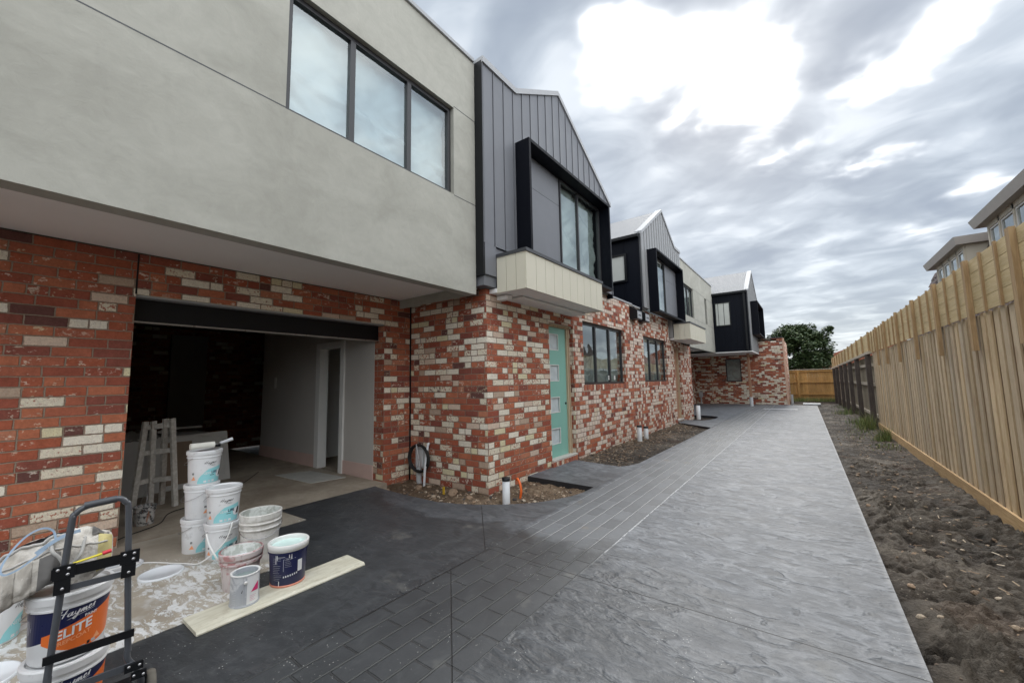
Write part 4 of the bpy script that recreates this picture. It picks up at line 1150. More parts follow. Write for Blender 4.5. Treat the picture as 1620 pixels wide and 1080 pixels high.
def dormer(y0, y1, ov0, ov1, splits):
    xf = 3.75; zt = 5.00
    m1 = MB()
    m1.box(xf + .01, y0, 2.7, 4.5, y0 + .08, zt); m1.box(xf + .01, y1 - .08, 2.7, 4.5, y1, zt); m1.box(xf, y0, 2.7, xf + .08, y1, 3.62)
    d = m1.build('dormer', CREAM, nh)
    m1 = MB()
    # canted fascia: top edge leans out
    a, b = y0 - ov0, y1 + ov1
    v_ = [(3.56, a + .06, 5.0), (3.50, a, 5.215), (3.50, b, 5.215), (3.56, b - .10, 5.0), (4.95, a + .06, 5.0), (4.95, a, 5.215), (4.95, b, 5.215), (4.95, b - .10, 5.0)]
    m1.add(v_, [(0, 3, 2, 1), (1, 2, 6, 5), (0, 1, 5, 4), (3, 7, 6, 2), (0, 4, 7, 3), (4, 5, 6, 7)])
    m1.build('dormer_roof', WEATHERB, d)
    fm = MB(); xs = [y0 + .08] + list(splits) + [y1 - .08]
    for s_ in xs: fm.box(xf - .03, s_ - .045, 3.62, xf + .05, s_ + .045, zt)
    fm.box(xf - .03, y0 + .12, zt - .12, xf + .05, y1 - .12, zt - .001); fm.box(xf - .05, y0, 3.58, xf + .05, y1, 3.64)
    wv_ = fm.build('window', CREAM, d)
    for a_, b_ in zip(xs, xs[1:]):
        f2 = MB(); a2, b2 = a_ + .047, b_ - .047; t = .04
        f2.box(xf - .01, a2, 3.65, xf + .03, a2 + t, 4.88); f2.box(xf - .01, b2 - t, 3.65, xf + .03, b2, 4.88); f2.box(xf - .01, a2 + t, 4.84, xf + .03, b2 - t, 4.88); f2.box(xf - .01, a2 + t, 3.65, xf + .03, b2 - t, 3.69)
        g_ = f2.build('sash', WHITEP, wv_)
    f3 = MB(); f3.add([(xf + .01, y1 - .1, 3.65), (xf + .01, y0 + .1, 3.65), (xf + .01, y0 + .1, 4.87), (xf + .01, y1 - .1, 4.87)], [(0, 1, 2, 3)]); f3.build('pane', GLASS, wv_)
    f4 = MB(); f4.box(xf + .3, y0 + .1, 3.6, xf + .32, y1 - .1, 5.0); f4.build('blind', SLATE, d)
dormer(16.25, 19.25, .20, .50, (17.0, 17.75, 18.5))
dormer(10.6, 14.45, .25, .30, (11.3, 12.1, 12.9, 13.7))
fb2 = MB(); fb2.box(1.15, 44, -.1, 9, 52, 3.0); hb = empty('brick_house', (4, 44, 0), 'distant orange brick house end behind the back fence', 'house')
fb2.build('wall', mat_brick('orange_brick', white=.02), hb)
fb2 = MB(); fb2.prism([(1.0, 3.0), (9.2, 3.0), (5.1, 4.6)], 1, 43.8, 52.2); fb2.build('roof', mat_plain('terracotta_roof', (.30, .10, .06), .8), hb)

# ------------------------------------------------------------------ tree
tr = empty('tree', (-.5, 38, 0), 'dense round dark green tree beyond the back fence', 'tree')
rng = random.Random(5)
m1 = MB(); m1.tube([(-.5, 38, -.15), (-.45, 38, 1.2), (-.6, 38.1, 2.2)], [.26, .2, .15], 10)
for (dx_, dy_, dz_) in ((1.1, .2, 2.0), (-1.2, -.3, 1.9), (.3, .8, 2.4), (-.4, -.9, 2.2), (1.4, -.6, 1.2)):
    m1.tube([(-.5, 38, 1.3), (-.5 + dx_ * .4, 38 + dy_ * .4, 1.5 + dz_ * .45), (-.5 + dx_, 38 + dy_, 1.5 + dz_)], [.12, .08, .03], 7)
m1.build('trunk', mat_plain('bark', (.09, .07, .05), .9, var=.3), tr)
m1 = MB()
clumps = []
for i in range(150):
    th = rng.uniform(0, 6.283); ph = rng.uniform(-.75, 1.45); rr_ = rng.uniform(.72, 1.0)
    cx = -.62 + 2.05 * rr_ * math.cos(ph) * math.cos(th) * (1 + .12 * math.sin(3 * th)); cy = 38 + 1.9 * rr_ * math.cos(ph) * math.sin(th); cz = 3.1 + 2.2 * rr_ * math.sin(ph)
    if cx > .9: cz += .25
    clumps.append((cx, cy, cz, rng.uniform(.28, .6)))
clumps += [(1.25, 37.8, 4.65, .4), (1.45, 37.8, 4.9, .25), (-2.5, 37.5, 3.9, .4), (-2.2, 37.4, 4.4, .4), (1.1, 37.5, 2.6, .5), (.9, 37.4, 2.2, .5)]
for cx, cy, cz, cr in clumps:
    for _ in range(230):
        d = Vector((rng.gauss(0, 1), rng.gauss(0, 1), rng.gauss(0, .75))).normalized() * cr * rng.uniform(.55, 1.05)
        p = Vector((cx, cy, cz)) + d; L = rng.uniform(.06, .13); W_ = L * .5
        M = Matrix.Rotation(rng.uniform(0, 6.28), 3, 'Z') @ Matrix.Rotation(rng.uniform(-.9, .9), 3, 'X') @ Matrix.Rotation(rng.uniform(-.7, .7), 3, 'Y')
        m1.add([tuple(p + M @ Vector(v_)) for v_ in ((-L, 0, 0), (0, -W_, .01), (L, 0, 0), (0, W_, .01))], [(0, 1, 2, 3)])
m1.build('crown', LEAF, tr)

# ------------------------------------------------------------------ lettering
def text_mesh(s_, size, offset=0.0, shear=0.0, align='LEFT', space=1.0):
    cu = bpy.data.curves.new('lettering', 'FONT'); cu.body = s_; cu.size = size; cu.offset = offset; cu.shear = shear; cu.align_x = align; cu.space_character = space; cu.resolution_u = 3
    ob = bpy.data.objects.new('lettering', cu); COL.objects.link(ob); bpy.context.view_layer.update()
    ev = ob.evaluated_get(bpy.context.evaluated_depsgraph_get()); me = ev.to_mesh()
    vs = [(v_.co.x, v_.co.y) for v_ in me.vertices]; fs = [tuple(p.vertices) for p in me.polygons]
    ev.to_mesh_clear(); bpy.data.objects.remove(ob); bpy.data.curves.remove(cu)
    return vs, fs
SCRIPT = [[(.15, .1), (.45, .9), (.95, 2.0)], [(1.15, -.05), (1.45, .9), (2.0, 2.15)], [(-.3, .55), (.3, 1.05), (1.2, 1.0), (2.0, .95)],
          [(2.75, .95), (2.35, .75), (2.15, .3), (2.4, .05), (2.75, .4), (2.95, .95), (2.85, .25), (3.1, .08), (3.5, .55)],
          [(3.5, .95), (3.45, .35), (3.75, .15), (4.1, .55), (4.3, 1.0), (4.0, -.2), (3.5, -.9), (3.3, -.6), (3.8, -.05), (4.6, .5)],
          [(4.65, .9), (4.55, .05), (4.95, .85), (5.1, .75), (5.05, .1), (5.45, .85), (5.6, .7), (5.6, .1), (5.9, .15), (6.2, .5)],
          [(6.15, .5), (6.55, .7), (6.5, .98), (6.2, .8), (6.15, .3), (6.45, .08), (6.95, .5)],
          [(6.95, .5), (7.4, 1.15), (7.25, .6), (7.2, .2), (6.85, .15)], [(2.2, -.75), (4.6, -.35), (7.6, -.2)]]
def script_polys(size, pen=.11, shear=.12):
    out = []
    for si, st in enumerate(SCRIPT):
        p = [q_ for q_ in catmull([(a, b, 0) for a, b in st], 6)]
        n = len(p); vs = []; pw = pen * (.6 if si == 8 else 1)
        for i in range(n):
            t = (p[min(i + 1, n - 1)] - p[max(i - 1, 0)]).normalized(); nn = Vector((-t.y, t.x, 0)); wd = pw * (.55 + .65 * abs(t.y)) * (min(i, n - 1 - i) / n * 3 + .35 if min(i, n - 1 - i) / n < .2 else 1)
            for sg in (-1, 1):
                q_ = p[i] + nn * wd * sg; vs.append(((q_.x + q_.y * shear) * size, q_.y * size))
        out.append((vs, [(2 * i, 2 * i + 1, 2 * i + 3, 2 * i + 2) for i in range(n - 1)]))
    return out
class Wrap:
    """lays flat shapes onto a (slightly tapered) round wall; u runs to the right as seen from outside"""
    def __init__(s, mb, r0, r1, h, th): s.mb, s.r0, s.r1, s.h, s.th = mb, r0, r1, h, th
    def pt(s, u, v_, off):
        r = s.r0 + (s.r1 - s.r0) * v_ / s.h + off; a = s.th + u / r; return (r * math.cos(a), r * math.sin(a), v_)
    def poly(s, vs, fs, u0, v0, mi, off=.0010): s.mb.add([s.pt(u0 + a, v0 + b, off) for a, b in vs], fs, mi)
    def strip(s, u0, u1, lo, hi, mi, off=.0004, n=14):
        vs = []
        for i in range(n + 1):
            u = u0 + (u1 - u0) * i / n; t = i / n; vs += [s.pt(u, lo(t), off), s.pt(u, hi(t), off)]
        s.mb.add(vs, [(2 * i, 2 * i + 2, 2 * i + 3, 2 * i + 1) for i in range(n)], mi)
    def rect(s, u0, u1, v0, v1, mi, off=.0006, n=3): s.strip(u0, u1, lambda t: v0, lambda t: v1, mi, off, n)
    def text(s, txt, size, u, v_, mi, off=.0018, **kw):
        vs, fs = text_mesh(txt, size, **kw); s.poly(vs, fs, u, v_, mi, off)
    def script(s, size, u, v_, mi, off=.0012, slope=0.0, **kw):
        for i, (vs, fs) in enumerate(script_polys(size, **kw)):
            s.poly([(a, b + a * slope) for a, b in vs], fs, u, v_, mi, off + i * .00008)

L_WHITE = mat_plain('label_white', (.78, .79, .80), .35, var=.03)
L_TEAL = mat_plain('label_teal', (.30, .66, .70), .35, var=.03)
L_NAVY = mat_plain('label_navy', (.012, .016, .07), .3, var=.1)
L_BLACK = mat_plain('label_black', (.012, .012, .014), .4)
L_ORANGE = mat_plain('label_orange', (.80, .17, .03), .35, var=.04)
L_ORANGE2 = mat_plain('label_pale_orange', (.90, .40, .20), .35, var=.03)
L_GREY = mat_plain('label_grey', (.45, .46, .48), .4)
L_LGREY = mat_plain('label_light_grey', (.60, .62, .65), .4)
L_MAG = mat_plain('label_magenta', (.62, .03, .16), .4)
L_RUST = mat_plain('label_salmon', (.72, .28, .20), .5)
def mat_bucket(name, c1, c2, amt, scale=12, c3=None):
    m, n, b = new_mat(name); g, (x, y, z) = n.pos(); P = g.outputs['Position']
    a = n.noise(P, scale, 5, .65, .5).step(.62 - amt * .3, .70 - amt * .2); c = n.mixc(a * .9, c1, c2)
    f = n.noise(n.xyz(x * 14, y * 14, z * 2), 3, 3).step(.60, .68); c = n.mixc(f * (amt + .1), c, c3 or c2)
    setb(n, b, c, .38, spec=.5); return m
B_WHITE = mat_bucket('white_pail_plastic', (.74, .75, .76), (.60, .60, .60), .12)
B_DIRTY = mat_bucket('dusty_pail_plastic', (.62, .61, .57), (.76, .75, .72), .6)
B_PINK = mat_bucket('red_stained_pail', (.42, .17, .17), (.66, .58, .58), .75, 14, (.66, .60, .58))
B_PINKB = mat_bucket('pink_stained_pail_body', (.62, .56, .55), (.45, .20, .20), .5, 8, (.36, .24, .24))
B_NAVY = mat_bucket('navy_pail', (.014, .018, .075), (.016, .02, .08), .05)
TIN = mat_bucket('tin_with_paint', (.40, .42, .46), (.62, .64, .66), .5)
POT = mat_bucket('crusted_paint_pot', (.05, .05, .055), (.55, .55, .53), .72, 24, (.35, .15, .08))
PAINT_MINT = mat_plain('mint_white_paint', (.62, .80, .76), .25, var=.03)
PAINT_WHITE = mat_plain('wet_white_paint', (.74, .77, .80), .2, var=.04)
PAINT_GREY = mat_plain('grey_green_paint', (.24, .29, .28), .25)
PAINT_INNER = mat_bucket('paint_streaked_inside', (.45, .47, .43), (.70, .72, .69), .6, 16)
CAMV = Vector((0, 0, CAM_H))
def facing(x, y): return math.atan2(-y, -x)

def pail_body(root, r0, r1, h, mat, lid=True, open_fill=None, fill_z=.8, rim=.032, inner=None):
    m1 = MB()
    rz = lambda z_: r0 + (r1 - r0) * z_ / h
    prof = [(0, .004), (r0 * .9, .004), (r0 * .97, .0), (rz(.006), .006), (rz(h * .5), h * .5), (rz(h - rim - .03), h - rim - .03)]
    prof += [(r1 + .004, h - rim - .028), (r1 + .004, h - rim - .022), (r1 + .0, h - rim - .020), (r1 + .0, h - rim)]
    if lid: prof += [(r1 + .009, h - rim), (r1 + .010, h - .006), (r1 + .006, h), (r1 - .006, h), (r1 - .012, h - .010), (0, h - .010)]
    else: prof += [(r1 + .006, h - rim), (r1 + .008, h - .004), (r1 + .004, h), (r1 - .003, h), (r1 - .006, h - .01), (r0 + (r1 - r0) * fill_z - .006, h * fill_z)]
    m1.lathe(prof, 112, mi=0, smooth=True)
    o = m1.build('pail_body', mat if isinstance(mat, list) else [mat], root)
    es = o.modifiers.new('edge', 'EDGE_SPLIT'); es.split_angle = R(35)
    if not lid:
        if inner:
            m2 = MB(); m2.lathe([(r1 - .0075, h - .004), (r0 + (r1 - r0) * fill_z - .0075, h * fill_z)], 48); m2.build('inner_wall', inner, root)
        m3 = MB(); rf = r0 + (r1 - r0) * fill_z - .007; m3.lathe([(rf, h * fill_z), (0, h * fill_z)], 48); m3.build('paint', open_fill, root)
    return o
def bail(root, r, h, th, droop=1.0, mat=STEEL, rad=.0022, lift=0):
    """wire handle hanging on one side"""
    m1 = MB(); pts = []
    for i in range(21):
        t = math.pi * i / 20; a = th - math.pi / 2 + t; rr_ = r + .006 + .014 * math.sin(t)
        pts.append((rr_ * math.cos(a), rr_ * math.sin(a), h - .055 - .10 * droop * math.sin(t) + lift * math.sin(t)))
    m1.tube(pts, rad, 6); m1.build('handle', mat, root)
def lines(wr, u0, u1, v0, v1, n, mi, rr, hgt=.0022):
    for i in range(n):
        v_ = v1 - (v1 - v0) * i / max(n - 1, 1); wr.rect(u0, u0 + (u1 - u0) * rr.uniform(.55, 1), v_, v_ + hgt, mi, .0009)
LMATS = [L_WHITE, L_TEAL, L_NAVY, L_BLACK, L_ORANGE, L_ORANGE2, L_GREY, L_LGREY, L_MAG]
def newlife_label(root, r0, r1, h, th, rr, front=True):
    m1 = MB(); wr = Wrap(m1, r0, r1, h, th)
    # teal wave with lettering
    wr.strip(-.095, .10, lambda t: .012, lambda t: .035 + .085 * min(1, t * 2.6) ** .6 + .035 * t, 1, .0004, 24)
    wr.script(.0125, -.052, .178, 3, slope=.06, pen=.10)
    wr.text('PAINT', .012, .0, .160, 3, space=1.1)
    wr.text('NEW', .030, -.062, .088, 0); wr.text('LIFE', .030, .004, .093, 2, offset=.0007)
    wr.rect(-.005, .030, .076, .081, 3)
    for i, u in enumerate((-.05, -.02, .01)): wr.rect(u, u + .02, .020, .036, (0, 7, 0)[i], .0008)
    # little picture: white disc, dark roller
    vs = [(0, 0)] + [(.034 * math.cos(a * math.pi / 10), .034 * math.sin(a * math.pi / 10)) for a in range(20)]
    wr.poly(vs, [(0, i + 1, (i + 1) % 20 + 1) for i in range(20)], .078, .085, 0, .0016)
    wr.poly([(-.012, -.022), (.014, -.020), (.024, .034), (.004, .030)], [(0, 1, 2, 3)], .082, .086, 3, .0026)
    # left side: fine print, hazard square and orange triangle
    lines(wr, -.155, -.125, .150, .185, 5, 7, rr, .0014)
    wr.rect(-.142, -.126, .092, .108, 3); wr.rect(-.139, -.129, .098, .101, 0, .001)
    wr.poly([(-.018, 0), (.018, 0), (.002, .034)], [(0, 1, 2)], -.130, .045, 5, .0022)
    lines(wr, -.24, -.19, .06, .20, 14, 7, rr, .0016)
    lines(wr, .13, .19, .06, .20, 14, 7, rr, .0016)
    m1.build('label', LMATS, root)
def pail(x, y, z, lab, rot=0.0, h=.294, r0=.110, r1=.125, kind='newlife', grp='white paint pails stacked by the garage', bailth=None):
    e = empty('paint_pail', (x, y, z), lab, 'paint pail', grp); e['_local'] = 1
    th = facing(x, y) + rot; rr = random.Random(int((x * 91 + y * 37 + z * 11) * 10))
    pail_body(e, r0, r1, h, B_WHITE)
    if kind == 'newlife': newlife_label(e, r0, r1, h, th, rr)
    bail(e, r1, h, th + (bailth if bailth is not None else -2.7), .8)
    return e
PH = .293
pail(-4.53, 1.315, 0, 'bottom white pail of the three high stack by the garage opening', .75)
pail(-4.52, 1.32, PH, 'middle white pail of the three high stack, fine print side turned out', 1.45)
top_p = pail(-4.51, 1.325, 2 * PH, 'top white pail of the three high stack with a roller lying on its lid', .45)
pail(-4.205, 1.395, 0, 'bottom white pail of the two high stack, behind the red stained bucket', .25)
pail(-4.20, 1.39, PH, 'upper white pail of the two high stack with the teal label facing out', .25)
# roller on the top pail
ro = empty('paint_roller', (-4.51, 1.325, .892), 'fluffy white paint roller with grey handle lying on the tallest pail stack', 'paint roller'); ro['_local'] = 1
m1 = MB(); m1.tube([(.03, -.12, .030), (.03, .06, .030)], .027, 16); m1.build('sleeve', mat_plain('roller_nap', (.78, .77, .70), .95, var=.08, bump=.006, bscale=150), ro)
m1 = MB(); m1.tube(catmull([(.03, .06, .03), (.03, .085, .03), (-.02, .10, .02), (-.05, .12, .02), (-.05, .16, .03)], 4), .004, 6); m1.build('frame', STEEL, ro)
m1 = MB(); m1.tube([(-.05, .13, .025), (-.04, .23, .055)], [.014, .017], 10); m1.build('handle', L_LGREY, ro)
m1 = MB(); m1.box(-.06, -.02, .0, .0, .12, .022); m1.build('brush_head', BLACK, ro)

# big dusty bucket
e = empty('bucket', (-3.84, 1.55, 0), 'large dusty white open bucket behind the red stained one', 'bucket'); e['_local'] = 1
pail_body(e, .128, .150, .395, B_DIRTY, False, PAINT_GREY, .55, rim=.045, inner=PAINT_INNER)
m1 = MB(); m1.lathe([(.146, .27), (.154, .27), (.154, .285), (.147, .285)], 48); m1.lathe([(.148, .315), (.156, .315), (.156, .33), (.149, .33)], 48); m1.build('rib', B_DIRTY, e)
bail(e, .150, .36, facing(-3.84, 1.55), .9, rad=.003)
# red stained bucket
e = empty('bucket', (-3.46, 1.275, 0), 'red stained plastic bucket with ribbed rim and its white handle up, beside the silver tin', 'bucket'); e['_local'] = 1
pail_body(e, .105, .132, .262, B_PINKB, False, PAINT_WHITE, .72, rim=.035, inner=PAINT_INNER)
m1 = MB(); m1.lathe([(.131, .265), (.138, .262), (.137, .215), (.128, .212)], 48); m1.lathe([(.127, .205), (.136, .205), (.133, .178), (.126, .176)], 48); m1.build('ribbed_rim', B_PINK, e)
th = facing(-3.46, 1.275)
m1 = MB(); aa = th - 1.25
pts = [(.136 * math.cos(aa), .136 * math.sin(aa), .215)] ; 
p2 = [(.136 * math.cos(aa) + .0, .136 * math.sin(aa), .22), (.10 * math.cos(aa), .10 * math.sin(aa) - .05, .30), (.06 * math.cos(aa) - .02, .06 * math.sin(aa) - .09, .38), (-.08, -.06, .42)]
m1.tube(catmull([(.137 * math.cos(aa), .137 * math.sin(aa), .215), (.137 * math.cos(aa + .1) - .01, .137 * math.sin(aa + .1) - .025, .26), (.137 * math.cos(aa) - .05, .137 * math.sin(aa) - .05, .335), (.137 * math.cos(aa) - .10, .137 * math.sin(aa) - .055, .40)], 6), .0065, 8)
m1.build('handle', WHITEP, e)
# navy bucket on the plank
PLZ = .024
e = empty('paint_pail', (-3.20, 1.49, PLZ), 'open navy paint pail full of mint white paint standing on the plank', 'paint pail'); e['_local'] = 1
h = .285; pail_body(e, .112, .128, h, B_NAVY, False, PAINT_MINT, .9, rim=.03)
th = facing(-3.2, 1.49)
m1 = MB(); m1.lathe([(.1265, h - .046), (.134, h - .044), (.1365, h - .002), (.131, h + .003), (.122, h + .002), (.1195, h - .01), (.1185, h * .9)], 64); m1.build('rim', WHITEP, e)
m1 = MB(); m1.lathe([(.1105, .0), (.1135, .0), (.1142, .014), (.112, .014)], 48); m1.build('base_ring', L_RUST, e)
m1 = MB(); wr = Wrap(m1, .112, .128, h, th); rr = random.Random(2)
lines(wr, -.105, -.045, .10, .20, 9, 6, rr, .0020); lines(wr, -.02, .03, .14, .20, 6, 6, rr, .0018)
wr.rect(-.03, .05, .192, .194, 7); wr.rect(-.03, -.028, .11, .192, 7); wr.rect(-.08, -.02, .208, .211, 7)
wr.rect(.065, .10, .09, .17, 0)
for i in range(7): wr.rect(-.03 + i * .014, -.022 + i * .014, .066 + .002 * i, .078 + .002 * i, 7)
lines(wr, -.10, -.04, .05, .085, 4, 6, rr, .0016)
for u, a, b in ((-.085, .165, .225), (.005, .20, .228), (-.06, .012, .045), (.02, .19, .228), (-.075, .19, .228)): wr.strip(u, u + .005, lambda t: a, lambda t: b, 0, .0012, 2)
m1.build('label', LMATS, e)
# silver tin
e = empty('paint_tin', (-3.135, 1.185, PLZ), 'small silver paint tin of grey green paint standing on the plank', 'paint tin'); e['_local'] = 1
m1 = MB(); m1.lathe([(0, .002), (.083, .002), (.086, 0), (.086, .008), (.083, .010), (.083, .186), (.086, .188), (.086, .196), (.080, .197), (.072, .192), (.072, .165)], 40)
o = m1.build('tin_body', TIN, e); es = o.modifiers.new('edge', 'EDGE_SPLIT'); es.split_angle = R(35)
m1 = MB(); m1.lathe([(.086, .192), (.087, .1975), (.079, .1985), (.074, .195)], 40); m1.build('rim', WHITEP, e)
m1 = MB(); m1.lathe([(.072, .166), (0, .166)], 32); m1.build('paint', PAINT_GREY, e)
th = facing(-3.135, 1.185); m1 = MB(); wr = Wrap(m1, .083, .083, .2, th)
wr.strip(.012, .095, lambda t: .012, lambda t: .184, 0, .0004, 8); lines(wr, -.075, -.045, .03, .17, 14, 7, rr, .0016); wr.rect(-.012, -.009, .012, .184, 6)
wr.poly([(0, 0), (.05, 0), (.05, .055)], [(0, 1, 2)], .036, .085, 8, .0052); lines(wr, .03, .07, .03, .06, 4, 8, rr, .0014)
wr.poly([(0, 0), (.004, .0), (.030, .07), (.026, .07)], [(0, 1, 2, 3)], -.02, .09, 3, .0008)
m1.build('label', LMATS, e)
m1 = MB(); m1.lathe([(0, .008), (.009, .008), (.011, 0)], 12, (0.0835 * math.cos(th + .05), .0835 * math.sin(th + .05), .150), M=Matrix.Rotation(th, 3, 'Z') @ Matrix.Rotation(R(90), 3, 'Y')); m1.build('handle_stud', WHITEP, e)

# plank
m1 = MB(); m1.prism([(-3.243, 0.002), (-2.985, .002), (-2.985, .010), (-3.0, .0235), (-3.243, .0235)], 1, .885, 1.99)
def mat_plank():
    m, n, b = new_mat('cream_primed_plank'); g, (x, y, z) = n.pos(); P = g.outputs['Position']
    a = n.noise(n.xyz(x * 8, y * 1.5, z), 3, 5, .65, .6); s_ = n.noise(P, 12, 4, .7).step(.52, .75)
    c = n.mixc(a.step(.3, .7), (.52, .49, .38), (.66, .64, .53)); c = n.mixc(s_ * .45, c, (.33, .28, .20)); setb(n, b, c, .55); return m
tag(m1.build('plank', mat_plank()), 'cream primed timber plank on the black concrete carrying the tin and the navy pail', 'plank')

# protection sheets on the garage threshold
m1 = MB(); m1.box(-5.205, .40, .0005, -3.22, 1.34, .004); m1.box(-5.205, -2.5, .0005, -3.20, .397, .005); tag(m1.build('floor_sheet', SHEET), 'white splashed protection sheet under the pails at the garage mouth', 'floor sheet')
m1 = MB(); m1.prism([(-5.205, 1.344), (-3.55, 1.344), (-3.52, 1.60), (-4.49, 1.93), (-4.49, 2.262), (-5.09, 2.235), (-5.205, 2.235)], 2, .0008, .006); tag(m1.build('hardboard_sheet', SHEET), 'bare hardboard sheet reaching past the pails onto the black concrete', 'floor sheet')
m1 = MB(); m1.prism([(-6.05, 3.10), (-7.10, 3.05), (-6.93, 3.53), (-5.95, 3.60)], 2, .001, .008); tag(m1.build('floor_mat', mat_plain('pale_mat', (.45, .45, .42), .8, var=.2)), 'pale grey board lying on the garage floor before the inner door', 'board')

# lids on the sheet
def lid(x, y, lab, r=.135, z=.005):
    m1 = MB(); m1.lathe([(0, .007), (r - .018, .007), (r - .014, .013), (r - .004, .014), (r, .010), (r, 0)], 40); o = m1.build('pail_lid', [PAINT_WHITE], None, (x, y, z)); tag(o, lab, 'lid', 'pail lids lying on the sheet')
lid(-4.19, .99, 'white pail lid lying flat between trolley and the pail stacks', .14)
lid(-4.62, .83, 'white pail lid lying half behind the trolley upright', .14)
lid(-3.45, .115, 'white pail lid at the left edge beside the partly seen pail', .15)
# loose white hose over the sheet
m1 = MB(); m1.tube(catmull([(-4.06, 1.42, .30), (-4.02, 1.35, .16), (-4.1, 1.22, .03), (-4.25, 1.14, .012), (-4.55, .95, .012), (-4.6, .70, .012), (-4.5, .5, .012), (-4.4, .2, .012)], 10), .006, 8)
tag(m1.build('white_hose', WHITEP), 'thin white hose trailing from the pails across the sheet', 'hose')
# pail at the left edge
pail(-3.92, .165, .006, 'white pail cut off by the left edge of the view', 1.2, grp=None)
# crusted paint pot in the garage
e = empty('paint_pot', (-5.86, 1.21, 0), 'paint crusted black pot on the garage floor before the trestle', 'paint pot'); e['_local'] = 1
pail_body(e, .082, .092, .195, POT, False, PAINT_GREY, .7, rim=.02, inner=POT)
m1 = MB(); m1.tube([(.09 * math.cos(a), .09 * math.sin(a) * .35 - .02, .19 + .16 * math.sin(a)) for a in [math.pi * i / 14 for i in range(15)]], .0025, 6); m1.build('handle', STEEL, e)

# ------------------------------------------------------------------ trestle in the garage
ts = empty('trestle', (-6.6, 1.5, 0), 'old paint spattered wooden trestle standing just inside the garage', 'trestle'); ts['_local'] = 1
LEGS = {'A': ((.13, -.28, 0), (.13, -.21, 1.05)), 'B': ((.05, -.10, 0), (.14, -.14, 1.05)), 'C': ((-.05, .03, 0), (.17, -.033, 1.07)), 'D': ((.20, .105, 0), (.18, .03, 1.07))}
for k_, (p0, p1) in LEGS.items():
    m1 = MB(); m1.beam(p0, p1, .060, .030, up=(.86, .51, 0)); m1.build('leg', SPLATWOOD, ts)
for (i_, j_) in (('B', 'D'), ('A', 'C')):
    for t in (.32, .64, .93):
        p_ = Vector(LEGS[i_][0]).lerp(Vector(LEGS[i_][1]), t); q_ = Vector(LEGS[j_][0]).lerp(Vector(LEGS[j_][1]), t)
        m1 = MB(); m1.beam(p_, q_, .02, .055, up=(0, 0, 1)); m1.build('rung', SPLATWOOD, ts)

# ------------------------------------------------------------------ leaning panels and clutter at the garage rear
def panel(x, y, L, H, lean, ang, lab, fmat, cmat):
    e = empty('leaning_panel', (x, y, 0), lab, 'panel', 'panels leaning in the garage'); e['_local'] = 1; e.rotation_euler = (0, 0, ang)
    M = Matrix.Rotation(lean, 3, 'Y')
    def bx3(mb, y0, y1, z0, z1, t0, t1):
        vs = [M @ Vector((t, yy_, zz)) for t in (t0, t1) for yy_ in (y0, y1) for zz in (z0, z1)]
        mb.add(vs, [(0, 1, 3, 2), (4, 6, 7, 5), (0, 4, 5, 1), (2, 3, 7, 6), (0, 2, 6, 4), (1, 5, 7, 3)])
    m1 = MB(); bx3(m1, 0, .07, 0, H, -.02, .02); bx3(m1, L - .07, L, 0, H, -.02, .02); bx3(m1, .07, L - .07, 0, .07, -.02, .02); bx3(m1, .07, L - .07, H - .07, H, -.02, .02); m1.build('frame', fmat, e)
    m1 = MB(); bx3(m1, .07, L - .07, .07, H - .07, -.01, .01); m1.build('infill', cmat, e)
GREYW = mat_plain('dusty_white_board', (.46, .46, .44), .6, var=.12)
BROWNP = mat_plain('brown_board', (.22, .16, .11), .7, var=.15)
panel(-7.35, .95, .62, .74, R(-14), R(-6), 'pale framed panel leaning at the left behind the trestle', GREYW, GREYW)
panel(-7.40, 1.60, .50, .74, R(-12), R(-3), 'pale framed panel with brown centre leaning behind the pails', GREYW, BROWNP)
panel(-7.5, 2.14, .42, .76, R(-15), R(4), 'pale framed panel leaning behind the top pail', GREYW, GREYW)
e = empty('clutter_table', (-7.9, 1.9, 0), 'low bench heaped with offcuts and sheets in the dark garage', 'bench')
m1 = MB(); m1.box(-8.4, .9, .70, -7.62, 2.30, .74); m1.build('top', GREYW, e)
for (a, b) in ((-8.35, 1.0), (-7.85, 2.15), (-8.35, 2.15), (-7.85, 1.0)): m1 = MB(); m1.box(a, b, 0, a + .06, b + .06, .70); m1.build('leg', GREYW, e)
rng = random.Random(8)
for i, lab in enumerate(['long pale offcut lying across the bench near its left end', 'short dark offcut on the bench behind the trestle', 'pale board lying on the bench behind the trestle top', 'long grey batten lying toward the right bench end', 'white strip lying askew in the middle of the bench', 'pale board at the right end of the bench']):
    m1 = MB(); a = rng.uniform(-.5, .5) + (1.57 if i % 2 else 0); c = (-8.0 + rng.uniform(-.15, .2), 1.05 + i * .21, .755 + i * .012)
    m1.obox((0, 0, 0), rng.uniform(.3, .75), rng.uniform(.06, .16), .018, Matrix.Rotation(a, 3, 'Z'))
    tag(m1.build('timber_offcut', [GREYW, W_OLD, WHITEP, GREYW, WHITEP, GREYW][i], None, c), lab, 'offcut', 'offcuts on the bench')
m1 = MB(); m1.grid(lambda u, v_: (-7.6 - .55 * u, .92 + .75 * v_, .79 + .06 * mnoise.noise(Vector((u * 3, v_ * 4, 2))) + .07 * abs(mnoise.noise(Vector((u * 6, v_ * 7, 5)))) - .10 * max(0, .12 - u) * 8), 20, 26); tag(m1.build('crumpled_sheet', mat_plain('grey_sheeting', (.20, .20, .19), .5)), 'crumpled grey sheeting heaped on the left end of the bench', 'sheeting')
